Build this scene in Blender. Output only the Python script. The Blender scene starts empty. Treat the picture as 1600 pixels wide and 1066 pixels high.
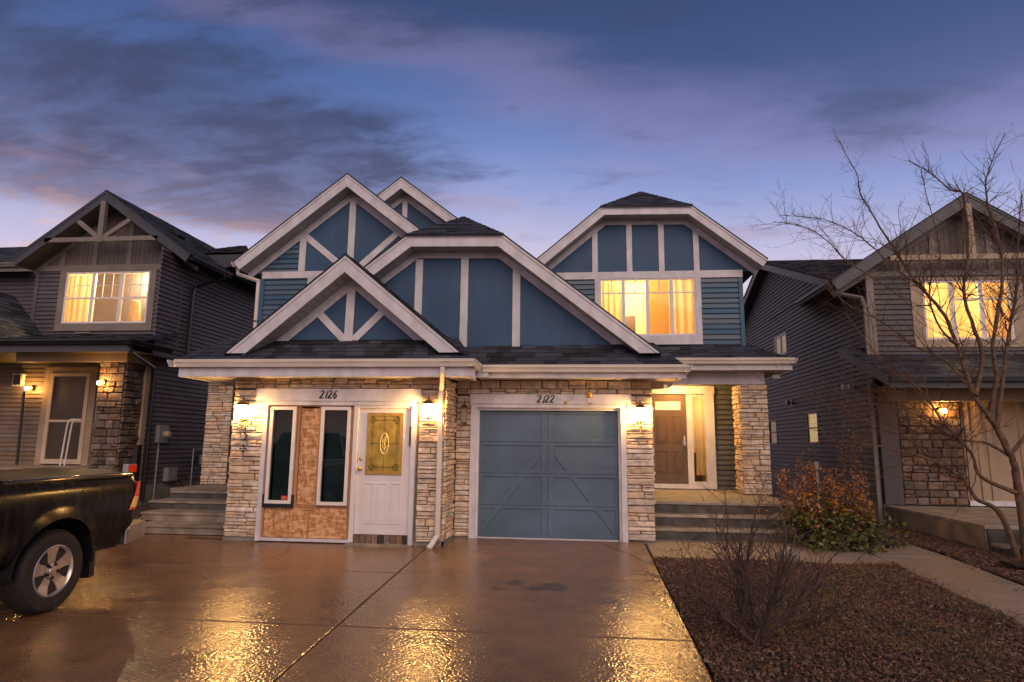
import bpy, math, random
from mathutils import Vector, noise as mnoise
import numpy as np

C = bpy.context.scene
COL = C.collection
rng = random.Random(7)

# ------------------------------------------------------------------ camera
CAM = Vector((1.745, -11.03, 1.589))
Rv = Vector((0.99458722, 0.10335408, 0.01068672))
Uv = Vector((0.00572571, -0.15721077, 0.98754848))
Fv = Vector((-0.10374723, 0.9821419, 0.1569516))
from mathutils import Matrix
cd = bpy.data.cameras.new("camera"); co = bpy.data.objects.new("camera", cd); COL.objects.link(co)
m = Matrix((Rv, Uv, -Fv)).transposed().to_4x4(); m.translation = CAM
co.matrix_world = m
cd.sensor_width = 36; cd.lens = 22.5; cd.clip_end = 3000; cd.clip_start = 0.05
C.camera = co

# ------------------------------------------------------------------ world, sun, exposure
C.view_settings.view_transform = 'Standard'
C.view_settings.look = 'None'
C.view_settings.gamma = 1
C.view_settings.exposure = 0.0
C.view_settings.use_curve_mapping = False

def build_world():
    w = bpy.data.worlds.new("World"); C.world = w; w.use_nodes = True
    nt = w.node_tree; N = nt.nodes; L = nt.links; N.clear()
    out = N.new('ShaderNodeOutputWorld'); bg = N.new('ShaderNodeBackground'); bg.inputs['Strength'].default_value = 1.0
    L.new(bg.outputs[0], out.inputs[0])
    tc = N.new('ShaderNodeTexCoord'); sep = N.new('ShaderNodeSeparateXYZ'); L.new(tc.outputs['Generated'], sep.inputs[0])
    def math_(op, a, b=None, c=None, clamp=False):
        n = N.new('ShaderNodeMath'); n.operation = op; n.use_clamp = clamp
        for i, v in enumerate((a, b, c)):
            if v is None: continue
            if isinstance(v, (int, float)): n.inputs[i].default_value = v
            else: L.new(v, n.inputs[i])
        return n.outputs[0]
    def ramp(fac, stops, interp='B_SPLINE'):
        r = N.new('ShaderNodeValToRGB'); r.color_ramp.interpolation = interp
        e = r.color_ramp.elements
        while len(e) > 1: e.remove(e[-1])
        e[0].position = stops[0][0]; e[0].color = (*stops[0][1], 1)
        for p, c in stops[1:]:
            k = e.new(p); k.color = (*c, 1)
        L.new(fac, r.inputs[0]); return r.outputs[0]
    def mix(f, a, b):
        n = N.new('ShaderNodeMix'); n.data_type = 'RGBA'; n.clamp_factor = True
        L.new(f, n.inputs[0])
        for i, v in ((6, a), (7, b)):
            if isinstance(v, tuple): n.inputs[i].default_value = (*v, 1)
            else: L.new(v, n.inputs[i])
        return n.outputs[2]
    x, y, z = sep.outputs
    # clear dusk sky: warm lilac at the horizon to deep blue overhead; a little darker toward +X
    zz = math_('ADD', z, math_('MULTIPLY', math_('ABSOLUTE', math_('ADD', x, .1)), 0.09))
    base = ramp(zz, [(0.0, (.66, .44, .46)), (.18, (.88, .66, .68)), (.26, (.76, .63, .76)), (.34, (.42, .45, .73)), (.42, (.20, .28, .60)),
                     (.50, (.10, .165, .41)), (.60, (.048, .095, .26)), (1.0, (.02, .05, .16))])
    # clouds on a flat deck seen in perspective
    dz = math_('ADD', math_('MAXIMUM', z, 0.0), 0.16)
    cx = math_('DIVIDE', x, dz); cy = math_('DIVIDE', y, dz)
    comb = N.new('ShaderNodeCombineXYZ'); L.new(cx, comb.inputs[0]); L.new(math_('MULTIPLY', cy, 2.1), comb.inputs[1])
    def noise(scale, detail, off, rough=.55, dist=0.0):
        mp = N.new('ShaderNodeMapping'); mp.inputs['Location'].default_value = off
        L.new(comb.outputs[0], mp.inputs[0])
        n = N.new('ShaderNodeTexNoise'); n.inputs['Scale'].default_value = scale; n.inputs['Detail'].default_value = detail
        n.inputs['Roughness'].default_value = rough; n.inputs['Distortion'].default_value = dist
        L.new(mp.outputs[0], n.inputs['Vector']); return n.outputs['Fac']
    n1 = noise(1.5, 9, (3.1, 1.7, 0), .58, .25)
    n2 = noise(.7, 3, (7.3, 4.2, 0), .5)
    n3 = noise(4.2, 7, (1.3, 9.7, 0), .62, .3)
    def sstep(v, a, b):
        n = N.new('ShaderNodeMapRange'); n.interpolation_type = 'SMOOTHSTEP'
        n.inputs[1].default_value = a; n.inputs[2].default_value = b; L.new(v, n.inputs[0]); return n.outputs[0]
    # west bank (left): dark blue-grey heap
    az = math_('DIVIDE', x, math_('MAXIMUM', math_('ABSOLUTE', y), .05))
    left = math_('SUBTRACT', 1.0, sstep(az, -.62, -.02))
    lowband = math_('MULTIPLY', sstep(z, .26, .34), math_('SUBTRACT', 1.0, sstep(z, .42, .55)))
    bankb = math_('ADD', math_('MULTIPLY', math_('MULTIPLY', left, lowband), .42), math_('MULTIPLY', sstep(math_('SUBTRACT', z, math_('MULTIPLY', az, .10)), .50, .62), .10))
    d1 = math_('ADD', math_('ADD', math_('MULTIPLY', n1, .75), math_('MULTIPLY', n3, .25)), bankb)
    m1 = sstep(math_('ADD', d1, math_('MULTIPLY', math_('SUBTRACT', n3, .5), .24)), .50, .82)
    # high sheet with an edge slanting across the sky
    edge = math_('ADD', z, math_('MULTIPLY', az, .13))
    d2 = math_('ADD', edge, math_('MULTIPLY', math_('SUBTRACT', math_('ADD', math_('MULTIPLY', n1, .6), math_('MULTIPLY', n2, .4)), .5), .38))
    m2 = sstep(d2, .45, .56)
    rim = math_('MULTIPLY', sstep(d2, .415, .475), math_('SUBTRACT', 1.0, sstep(d2, .475, .56)))
    c2 = ramp(z, [(.2, (.26, .21, .36)), (.42, (.115, .135, .30)), (.5, (.058, .085, .21)), (.62, (.034, .062, .165)), (1, (.018, .04, .12))])
    s = mix(math_('MULTIPLY', m2, .78), base, c2)
    s = mix(math_('MULTIPLY', rim, .24), s, (.40, .27, .42))
    c1 = ramp(z, [(.1, (.42, .27, .38)), (.25, (.30, .20, .30)), (.33, (.10, .095, .18)), (.44, (.055, .068, .15)), (.6, (.04, .062, .15))])
    s = mix(math_('MULTIPLY', m1, math_('ADD', .62, math_('MULTIPLY', sstep(n3, .35, .62), .30))), s, c1)
    # thin warm wisps low down
    comb2 = N.new('ShaderNodeCombineXYZ'); L.new(math_('MULTIPLY', az, 1.6), comb2.inputs[0]); L.new(math_('MULTIPLY', z, 11.0), comb2.inputs[1])
    nw = N.new('ShaderNodeTexNoise'); nw.inputs['Scale'].default_value = 1.7; nw.inputs['Detail'].default_value = 5
    L.new(comb2.outputs[0], nw.inputs['Vector'])
    wisp = math_('MULTIPLY', sstep(nw.outputs['Fac'], .54, .70), math_('SUBTRACT', 1.0, sstep(z, .36, .44)))
    s = mix(math_('MULTIPLY', wisp, .28), s, (.50, .30, .38))
    glow = math_('MULTIPLY', math_('MULTIPLY', left, math_('SUBTRACT', 1.0, sstep(z, .24, .36))), math_('MULTIPLY', sstep(n3, .45, .65), .48))
    s = mix(glow, s, (.90, .60, .54))
    # the atmosphere itself, with the sun at the horizon
    sky = N.new('ShaderNodeTexSky'); sky.sky_type = 'NISHITA'; sky.sun_disc = False
    sky.sun_elevation = math.radians(1.5); sky.sun_rotation = math.radians(200)
    sc = N.new('ShaderNodeMix'); sc.data_type = 'RGBA'; sc.blend_type = 'ADD'; sc.inputs[0].default_value = 1.0
    mul = N.new('ShaderNodeMix'); mul.data_type = 'RGBA'; mul.blend_type = 'MULTIPLY'; mul.inputs[0].default_value = 1.0
    L.new(sky.outputs[0], mul.inputs[6]); mul.inputs[7].default_value = (.01, .01, .01, 1)
    L.new(s, sc.inputs[6]); L.new(mul.outputs[2], sc.inputs[7])
    L.new(sc.outputs[2], bg.inputs[0])
build_world()

sd = bpy.data.lights.new("sun", 'SUN'); sd.energy = 1.85; sd.angle = math.radians(50); sd.color = (1.0, .75, .56)
so = bpy.data.objects.new("sun", sd); COL.objects.link(so)
so.rotation_euler = Vector((0.30, -1.0, 0.75)).to_track_quat('Z', 'Y').to_euler()

# ------------------------------------------------------------------ materials
def M(name, col, rough=.6, var=.12, vs=2.5, bump=0., bs=60., metal=0., rnd=0., isl=0., hue=None, stretch=(1, 1, 1), spec=.5, coat=0., emit=None, es=0., bdist=.01, detail=5.):
    mt = bpy.data.materials.new(name); mt.use_nodes = True
    nt = mt.node_tree; N = nt.nodes; L = nt.links
    b = N['Principled BSDF']
    b.inputs['Roughness'].default_value = rough; b.inputs['Metallic'].default_value = metal
    b.inputs['Specular IOR Level'].default_value = spec; b.inputs['Coat Weight'].default_value = coat
    geo = N.new('ShaderNodeNewGeometry'); mp = N.new('ShaderNodeMapping'); mp.inputs['Scale'].default_value = stretch
    L.new(geo.outputs['Position'], mp.inputs[0])
    n = N.new('ShaderNodeTexNoise'); n.inputs['Scale'].default_value = vs; n.inputs['Detail'].default_value = detail
    L.new(mp.outputs[0], n.inputs['Vector'])
    r = N.new('ShaderNodeValToRGB')
    e = r.color_ramp.elements
    lo = [max(0, c * (1 - var * 1.6)) for c in col]; hi = [min(1, c * (1 + var)) for c in col]
    if hue: hi = [min(1, c) for c in hue]
    e[0].position = .3; e[0].color = (*lo, 1); e[1].position = .7; e[1].color = (*hi, 1)
    L.new(n.outputs['Fac'], r.inputs[0]); last = r.outputs[0]
    if rnd or isl:
        oi = N.new('ShaderNodeObjectInfo'); ad = N.new('ShaderNodeMath'); ad.operation = 'ADD'
        L.new(oi.outputs['Random'], ad.inputs[0]); L.new(geo.outputs['Random Per Island'], ad.inputs[1])
        fr = N.new('ShaderNodeMath'); fr.operation = 'FRACT'; L.new(ad.outputs[0], fr.inputs[0])
        mr = N.new('ShaderNodeMapRange'); a = max(rnd, isl); mr.inputs[3].default_value = 1 - a; mr.inputs[4].default_value = 1 + a * .6
        L.new(fr.outputs[0], mr.inputs[0])
        hs = N.new('ShaderNodeHueSaturation'); L.new(last, hs.inputs['Color']); L.new(mr.outputs[0], hs.inputs['Value'])
        m2 = N.new('ShaderNodeMath'); m2.operation = 'MULTIPLY'; m2.inputs[1].default_value = 7.31; L.new(fr.outputs[0], m2.inputs[0])
        f2 = N.new('ShaderNodeMath'); f2.operation = 'FRACT'; L.new(m2.outputs[0], f2.inputs[0])
        m3 = N.new('ShaderNodeMapRange'); m3.inputs[3].default_value = .6; m3.inputs[4].default_value = 1.35; L.new(f2.outputs[0], m3.inputs[0])
        L.new(m3.outputs[0], hs.inputs['Saturation']); last = hs.outputs[0]
    L.new(last, b.inputs['Base Color'])
    if bump:
        nb = N.new('ShaderNodeTexNoise'); nb.inputs['Scale'].default_value = bs; nb.inputs['Detail'].default_value = 4
        L.new(mp.outputs[0], nb.inputs['Vector'])
        bp = N.new('ShaderNodeBump'); bp.inputs['Strength'].default_value = bump; bp.inputs['Distance'].default_value = bdist
        L.new(nb.outputs['Fac'], bp.inputs['Height']); L.new(bp.outputs[0], b.inputs['Normal'])
    if emit:
        b.inputs['Emission Color'].default_value = (*emit, 1); b.inputs['Emission Strength'].default_value = es
    return mt

def concrete(name, col, wet):
    mt = bpy.data.materials.new(name); mt.use_nodes = True
    nt = mt.node_tree; N = nt.nodes; L = nt.links; b = N['Principled BSDF']
    geo = N.new('ShaderNodeNewGeometry')
    def nz(s, d, r=.55, dist=0.):
        n = N.new('ShaderNodeTexNoise'); n.inputs['Scale'].default_value = s; n.inputs['Detail'].default_value = d
        n.inputs['Roughness'].default_value = r; n.inputs['Distortion'].default_value = dist
        L.new(geo.outputs['Position'], n.inputs['Vector']); return n.outputs['Fac']
    big = nz(.55, 3, .5, .4); mid = nz(3.2, 3, .4); fine = nz(44, 0, .5); grit = nz(150, 2)
    r = N.new('ShaderNodeValToRGB'); e = r.color_ramp.elements
    e[0].position = .32; e[0].color = (*[c * .55 for c in col], 1); e[1].position = .68; e[1].color = (*col, 1)
    mx = N.new('ShaderNodeMath'); mx.operation = 'MULTIPLY_ADD'; mx.inputs[1].default_value = .6
    L.new(big, mx.inputs[0]); m5 = N.new('ShaderNodeMath'); m5.operation = 'MULTIPLY'; m5.inputs[1].default_value = .4; L.new(mid, m5.inputs[0]); L.new(m5.outputs[0], mx.inputs[2])
    L.new(mx.outputs[0], r.inputs[0])
    # oil stains on the slab
    last = r.outputs[0]
    if wet:
        for (sx, sy, rad) in ((1.42, -2.93, .17), (.95, -2.80, .10), (.78, -3.1, .06), (-2.3, -3.35, .10), (1.2, -3.02, .08)):
            vd = N.new('ShaderNodeVectorMath'); vd.operation = 'DISTANCE'; vd.inputs[1].default_value = (sx, sy, sy * .045)
            L.new(geo.outputs['Position'], vd.inputs[0])
            ad = N.new('ShaderNodeMath'); ad.operation = 'MULTIPLY_ADD'; ad.inputs[1].default_value = .28; L.new(nz(9, 4), ad.inputs[0]); L.new(vd.outputs['Value'], ad.inputs[2])
            mr = N.new('ShaderNodeMapRange'); mr.interpolation_type = 'SMOOTHSTEP'; mr.inputs[1].default_value = rad + .10; mr.inputs[2].default_value = rad + .20
            mr.inputs[3].default_value = .45; mr.inputs[4].default_value = 1; L.new(ad.outputs[0], mr.inputs[0])
            hs = N.new('ShaderNodeHueSaturation'); L.new(last, hs.inputs['Color']); L.new(mr.outputs[0], hs.inputs['Value']); last = hs.outputs[0]
    sp = N.new('ShaderNodeMapRange'); sp.inputs[1].default_value = .35; sp.inputs[2].default_value = .65; sp.inputs[3].default_value = .75; sp.inputs[4].default_value = 1.25
    L.new(grit, sp.inputs[0]); hs = N.new('ShaderNodeHueSaturation'); L.new(last, hs.inputs['Color']); L.new(sp.outputs[0], hs.inputs['Value'])
    L.new(hs.outputs[0], b.inputs['Base Color'])
    rr = N.new('ShaderNodeMapRange'); rr.inputs[1].default_value = .36; rr.inputs[2].default_value = .66
    rr.inputs[3].default_value = .14 if wet else .5; rr.inputs[4].default_value = .29 if wet else .75
    L.new(mx.outputs[0], rr.inputs[0]); L.new(rr.outputs[0], b.inputs['Roughness'])
    b.inputs['Specular IOR Level'].default_value = 1.0 if wet else .4
    add = N.new('ShaderNodeMath'); add.operation = 'MULTIPLY_ADD'; add.inputs[1].default_value = .05; L.new(grit, add.inputs[0]); L.new(fine, add.inputs[2])
    bp = N.new('ShaderNodeBump'); bp.inputs['Strength'].default_value = 1.0 if wet else .6; bp.inputs['Distance'].default_value = .0044 if wet else .003
    L.new(add.outputs[0], bp.inputs['Height'])
    bp2 = N.new('ShaderNodeBump'); bp2.inputs['Strength'].default_value = .35; bp2.inputs['Distance'].default_value = .010
    L.new(nz(1.6, 1, .3), bp2.inputs['Height']); L.new(bp.outputs[0], bp2.inputs['Normal']); L.new(bp2.outputs[0], b.inputs['Normal'])
    return mt

def glass(name, tint=(.9, .93, .95), refl=1.0):
    mt = bpy.data.materials.new(name); mt.use_nodes = True
    nt = mt.node_tree; N = nt.nodes; L = nt.links; N.clear()
    o = N.new('ShaderNodeOutputMaterial'); mx = N.new('ShaderNodeMixShader'); t = N.new('ShaderNodeBsdfTransparent'); g = N.new('ShaderNodeBsdfGlossy')
    t.inputs[0].default_value = (*tint, 1); g.inputs['Roughness'].default_value = .03
    f = N.new('ShaderNodeFresnel'); f.inputs[0].default_value = 1.5
    k = N.new('ShaderNodeMath'); k.operation = 'MULTIPLY'; gg = N.new('ShaderNodeNewGeometry'); inv = N.new('ShaderNodeMath'); inv.operation = 'SUBTRACT'; inv.inputs[0].default_value = refl; L.new(gg.outputs['Backfacing'], inv.inputs[1]); inv.use_clamp = True; L.new(inv.outputs[0], k.inputs[1]); L.new(f.outputs[0], k.inputs[0])
    L.new(k.outputs[0], mx.inputs[0]); L.new(t.outputs[0], mx.inputs[1]); L.new(g.outputs[0], mx.inputs[2]); L.new(mx.outputs[0], o.inputs[0])
    return mt

def osb():
    mt = bpy.data.materials.new('oriented_strand_board'); mt.use_nodes = True
    nt = mt.node_tree; N = nt.nodes; L = nt.links; b = N['Principled BSDF']; b.inputs['Roughness'].default_value = .62
    geo = N.new('ShaderNodeNewGeometry')
    cols = []
    vs = []
    for i, (rot, sc) in enumerate((((0, .5, 0), (10, 10, 30)), ((0, -.7, 0), (30, 10, 10)))):
        mp = N.new('ShaderNodeMapping'); mp.inputs['Rotation'].default_value = rot; mp.inputs['Scale'].default_value = sc
        nd = N.new('ShaderNodeTexNoise'); nd.inputs['Scale'].default_value = 4; L.new(geo.outputs['Position'], nd.inputs['Vector'])
        va = N.new('ShaderNodeVectorMath'); va.operation = 'MULTIPLY_ADD'; va.inputs[1].default_value = (.06, .06, .06)
        L.new(nd.outputs['Color'], va.inputs[0]); L.new(geo.outputs['Position'], va.inputs[2]); L.new(va.outputs[0], mp.inputs[0])
        v = N.new('ShaderNodeTexVoronoi'); v.inputs['Scale'].default_value = 1.0; L.new(mp.outputs[0], v.inputs['Vector']); vs.append(v)
    mx = N.new('ShaderNodeMix'); mx.data_type = 'RGBA'; mx.inputs[0].default_value = .5
    L.new(vs[0].outputs['Color'], mx.inputs[6]); L.new(vs[1].outputs['Color'], mx.inputs[7])
    sp = N.new('ShaderNodeSeparateColor'); L.new(mx.outputs[2], sp.inputs[0])
    r = N.new('ShaderNodeValToRGB'); e = r.color_ramp.elements
    e[0].position = .2; e[0].color = (.36, .16, .06, 1); e[1].position = .8; e[1].color = (.72, .43, .22, 1)
    k = e.new(.5); k.color = (.56, .29, .13, 1)
    L.new(sp.outputs[0], r.inputs[0]); L.new(r.outputs[0], b.inputs['Base Color'])
    bp = N.new('ShaderNodeBump'); bp.inputs['Strength'].default_value = .5; bp.inputs['Distance'].default_value = .002; L.new(sp.outputs[0], bp.inputs['Height']); L.new(bp.outputs[0], b.inputs['Normal'])
    return mt

def cloth(name, col, back):
    mt = M(name, col, .8, .1, 4); nt = mt.node_tree; N = nt.nodes; L = nt.links; b = N['Principled BSDF']
    o = [n for n in N if n.type == 'OUTPUT_MATERIAL'][0]; t = N.new('ShaderNodeBsdfTranslucent'); t.inputs[0].default_value = (*back, 1)
    mx = N.new('ShaderNodeMixShader'); mx.inputs[0].default_value = .6; L.new(b.outputs[0], mx.inputs[1]); L.new(t.outputs[0], mx.inputs[2]); L.new(mx.outputs[0], o.inputs[0]); return mt
MT = dict(
    trim=M('painted_trim', (.60, .58, .63), .5, .12, 5, .2, 40, stretch=(1, 1, .6)),
    trimdk=M('taupe_trim', (.20, .175, .155), .55, .1, 3, .12, 40),
    gutter=M('white_aluminium', (.68, .62, .56), .38, .08, 2, .05, 20),
    darkmetal=M('black_aluminium', (.012, .012, .014), .35, .2, 2),
    slatefascia=M('slate_fascia', (.055, .058, .072), .45, .1, 3),
    soffit=M('vented_soffit', (.50, .46, .43), .55, .08, 4),
    soffitdk=M('dark_soffit', (.10, .085, .075), .6, .1, 4),
    blue=M('blue_panel', (.028, .080, .165), .62, .11, 1.6, .4, 90, bdist=.003, stretch=(2.2, 2.2, .5)),
    bluesid=M('blue_siding', (.056, .115, .19), .5, .10, 2, .15, 50, isl=.08, bdist=.002),
    door_blue=M('garage_door_blue', (.080, .130, .20), .42, .16, 1.3, .08, 30),
    sidl=M('plum_grey_siding', (.100, .083, .100), .55, .12, 2, .2, 50, isl=.10, bdist=.002),
    sidr=M('brown_grey_siding', (.072, .060, .068), .55, .12, 2, .2, 50, isl=.10, bdist=.002),
    board=M('board_siding', (.13, .10, .10), .6, .12, 2, .2, 50, isl=.1),
    shingle=M('asphalt_shingle', (.040, .044, .064), .85, .3, 60, .5, 300, isl=.75, bdist=.004),
    stone=M('cream_ledgestone', (.66, .485, .36), .72, .20, 9, .9, 26, rnd=.24, isl=.24, bdist=.012, hue=(.80, .63, .48)),
    mortar=M('dark_joint', (.15, .115, .085), .9, .2, 10),
    fieldstone=M('brown_fieldstone', (.155, .105, .078), .75, .3, 9, .9, 22, rnd=.55, isl=.55, bdist=.012),
    fieldmortar=M('grey_joint', (.07, .055, .045), .9, .2, 10),
    found=M('foundation_concrete', (.23, .205, .18), .8, .25, 2.5, .4, 40),
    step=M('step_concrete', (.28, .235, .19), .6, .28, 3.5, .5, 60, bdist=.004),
    riser=M('dark_riser', (.075, .066, .060), .75, .35, 5, .5, 30),  # step risers, coloured darker than the treads
    drive=concrete('wet_driveway_concrete', (.25, .138, .072), True),
    walk=concrete('damp_path_concrete', (.30, .235, .18), False),
    joint=M('joint_filler', (.035, .026, .02), .9, .2, 10),
    soil=M('mulch_soil', (.055, .031, .021), .95, .4, 14, .8, 60, bdist=.02),
    chip=M('mulch_chip', (.135, .064, .036), .7, .3, 20, isl=.75),
    grass=M('dry_grass', (.16, .13, .04), .8, .3, 9, isl=.4),
    lawn=M('lawn', (.05, .05, .025), .95, .4, 6, .6, 50, bdist=.02),
    asphalt=M('street_asphalt', (.05, .048, .05), .8, .2, 6, .5, 200),
    whitep=M('white_paint', (.70, .66, .67), .4, .05, 3, .05, 30),
    vinyl=M('white_vinyl', (.72, .68, .67), .35, .05, 3),
    brass=M('brass', (.62, .38, .10), .35, .15, 20, metal=.8),
    bronze=M('aged_bronze', (.16, .09, .035), .42, .25, 20, metal=.6),
    black=M('black_paint', (.008, .008, .009), .45, .1, 5),
    wood=M('raw_lumber', (.42, .20, .085), .65, .25, 5, .3, 50, stretch=(1, 1, .2)),
    osb=osb(),
    doorbr=M('brown_door', (.105, .062, .042), .45, .1, 2, .1, 40),
    tape=M('dark_membrane', (.008, .012, .022), .5, .2, 8),
    red=M('red_sticker', (.55, .06, .03), .5, .3, 40),
    brick=M('threshold_brick', (.16, .11, .08), .7, .3, 12, .5, 60, rnd=.8),
    darkroom=M('dark_room', (.10, .125, .13), .9, .2, 2),
    roomwall=M('cream_plaster', (.80, .62, .36), .8, .05, 2),
    curtain=cloth('amber_curtain', (.72, .50, .28), (.85, .62, .36)), blind=cloth('amber_blind', (.66, .45, .16), (.85, .62, .22)),
    tanwall=M('beige_panel_wall', (.36, .27, .19), .6, .1, 2),
    meter=M('grey_utility_metal', (.30, .30, .32), .45, .15, 8, metal=.3),
    bark=M('bark', (.12, .075, .05), .8, .35, 14, .8, 60, hue=(.17, .10, .058), bdist=.010),
    twig=M('twig_bark', (.105, .055, .038), .75, .3, 10),
    shrub=M('shrub_bark', (.075, .046, .042), .8, .3, 10),
    rustdry=M('dead_leaf', (.24, .15, .09), .7, .3, 20, isl=.6),
    rust=M('rust_leaf', (.36, .14, .035), .7, .35, 20, isl=.6),
    green=M('green_leaf', (.055, .075, .018), .5, .35, 16, isl=.7, hue=(.17, .17, .025)),
    paint=M('black_truck_paint', (.008, .009, .012), .16, .3, 2, coat=.7),
    dirty=M('dusty_black_paint', (.012, .011, .012), .20, .6, 5, stretch=(3, 3, .5), coat=0, spec=.22),
    tonneau=M('vinyl_cover', (.006, .007, .012), .5, .2, 4, .1, 90, spec=.12),
    rubber=M('tyre_rubber', (.022, .019, .018), .75, .25, 12, .4, 50),
    alloy=M('alloy', (.62, .57, .54), .30, .15, 8, metal=.75),
    chrome=M('bumper_chrome', (.42, .38, .34), .22, .15, 3, metal=.9),
    tailred=M('red_lens', (.62, .035, .01), .18, .1, 20, coat=.6, emit=(1, .10, .03), es=.10),
    tailamber=M('clear_amber_lens', (.80, .42, .10), .2, .15, 25, coat=.6, emit=(1, .45, .10), es=.10),
    greenp=M('green_plastic', (.012, .07, .012), .5, .1, 5),
    litglass=M('lit_frosted_glass', (.9, .8, .6), .4, 0, 1, emit=(1.0, .53, .15), es=260.),
    bulb=M('bare_bulb', (.9, .8, .6), .4, 0, 1, emit=(1.0, .47, .11), es=430.),
    dimglass=M('unlit_frosted_glass', (.36, .28, .20), .3, .1, 3),
    amberglass=M('amber_stained_glass', (.30, .19, .035), .22, .3, 7, emit=(1, .62, .09), es=.075),
    leadline=M('lead_came', (.03, .028, .02), .4, .1, 5),
    goldline=M('gilt_line', (.85, .62, .18), .3, .1, 5, metal=.4, emit=(1, .75, .3), es=.35),
    pane=glass('window_pane'),
    panedark=glass('dark_window_pane', (.55, .62, .64), .9),
    stormglass=M('storm_door_mesh', (.055, .038, .022), .35, .15, 3),
    concol=M('numeral_black', (.006, .006, .006), .4, 0, 3),
    bin=M('bin_lid', (.02, .02, .02), .5, .1, 3),
    door_frost=M('frosted_lite', (.75, .6, .35), .3, .1, 5, emit=(1, .66, .28), es=.9),
)

# ------------------------------------------------------------------ mesh builder
OLOC = {}
class MB:
    def __init__(s): s.v = []; s.f = []
    def add(s, vs, fs):
        o = len(s.v); s.v += [tuple(p) for p in vs]; s.f += [tuple(i + o for i in f) for f in fs]
    def box(s, x0, x1, y0, y1, z0, z1):
        s.add([(x, y, z) for z in (z0, z1) for y in (y0, y1) for x in (x0, x1)],
              [(0, 2, 3, 1), (4, 5, 7, 6), (0, 1, 5, 4), (2, 6, 7, 3), (0, 4, 6, 2), (1, 3, 7, 5)]); return s
    def prism(s, poly, d, cap=True):       # poly: 3D points, d: extrusion vector
        n = len(poly); d = Vector(d)
        # orient outward
        nn = Vector((0, 0, 0))
        for i in range(n):
            a = Vector(poly[i]); b = Vector(poly[(i + 1) % n]); nn += a.cross(b)
        P = list(poly)
        if nn.dot(d) > 0: P = P[::-1]
        vs = [tuple(p) for p in P] + [tuple(Vector(p) + d) for p in P]
        fs = [tuple(range(n)), tuple(range(2 * n - 1, n - 1, -1))] if cap else []
        for i in range(n):
            j = (i + 1) % n; fs.append((j, i, i + n, j + n))
        s.add(vs, fs); return s
    def pxz(s, poly, y0, y1): return s.prism([(x, y0, z) for x, z in poly], (0, y1 - y0, 0))
    def pyz(s, poly, x0, x1): return s.prism([(x0, y, z) for y, z in poly], (x1 - x0, 0, 0))
    def pxy(s, poly, z0, z1): return s.prism([(x, y, z0) for x, y in poly], (0, 0, z1 - z0))
    def tube(s, pts, rad, n=8, cap=True):
        pts = [Vector(p) for p in pts]
        if not isinstance(rad, (list, tuple)): rad = [rad] * len(pts)
        o = len(s.v); up = Vector((.123, .231, .97))
        prev = None
        for i, p in enumerate(pts):
            t = (pts[min(i + 1, len(pts) - 1)] - pts[max(i - 1, 0)])
            if t.length < 1e-9: t = Vector((0, 0, 1))
            t.normalize()
            if prev is None:
                a = t.cross(up)
                if a.length < 1e-3: a = t.cross(Vector((1, 0, 0)))
            else:
                a = prev - t * prev.dot(t)
                if a.length < 1e-6: a = t.cross(up)
            a.normalize(); prev = a; b = t.cross(a)
            for k in range(n):
                an = 2 * math.pi * k / n
                s.v.append(tuple(p + (a * math.cos(an) + b * math.sin(an)) * rad[i]))
        for i in range(len(pts) - 1):
            for k in range(n):
                k2 = (k + 1) % n
                s.f.append((o + i * n + k, o + i * n + k2, o + (i + 1) * n + k2, o + (i + 1) * n + k))
        if cap and n > 2:
            s.f.append(tuple(o + k for k in range(n))[::-1]); s.f.append(tuple(o + (len(pts) - 1) * n + k for k in range(n)))
        return s
    def lathe(s, prof, c, axis='z', n=24):
        o = len(s.v); m_ = len(prof)
        for r, h in prof:
            for k in range(n):
                a = 2 * math.pi * k / n; u, w = r * math.cos(a), r * math.sin(a)
                p = (u, w, h) if axis == 'z' else ((h, u, w) if axis == 'x' else (u, h, w))
                s.v.append((c[0] + p[0], c[1] + p[1], c[2] + p[2]))
        for i in range(m_ - 1):
            for k in range(n):
                k2 = (k + 1) % n
                s.f.append((o + i * n + k, o + i * n + k2, o + (i + 1) * n + k2, o + (i + 1) * n + k))
        s.f.append(tuple(o + k for k in range(n))); s.f.append(tuple(o + (m_ - 1) * n + k for k in range(n)))
        return s
    def data(s, name, off=(0, 0, 0), smooth=False):
        me = bpy.data.meshes.new(name)
        v = s.v if off == (0, 0, 0) else [(a - off[0], b - off[1], c - off[2]) for a, b, c in s.v]
        me.from_pydata(v, [], s.f)
        if smooth:
            me.polygons.foreach_set('use_smooth', [True] * len(me.polygons))
            try: me.set_sharp_from_angle(angle=math.radians(38))
            except Exception: pass
        me.update(); return me
    def build(s, name, mat, parent=None, smooth=False, kind=None, label=None, bevel=0):
        off = OLOC.get(parent.name, (0, 0, 0)) if parent else (0, 0, 0)
        me = s.data(name, off, smooth); me.materials.append(MT[mat] if isinstance(mat, str) else mat)
        o = bpy.data.objects.new(name, me); COL.objects.link(o)
        if parent: o.parent = parent; OLOC[o.name] = off
        if kind: o['kind'] = kind
        if label: o['label'] = label
        if bevel:
            bm = o.modifiers.new('bevel', 'BEVEL'); bm.width = bevel; bm.segments = 2; bm.limit_method = 'ANGLE'; bm.angle_limit = .6
        return o

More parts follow.
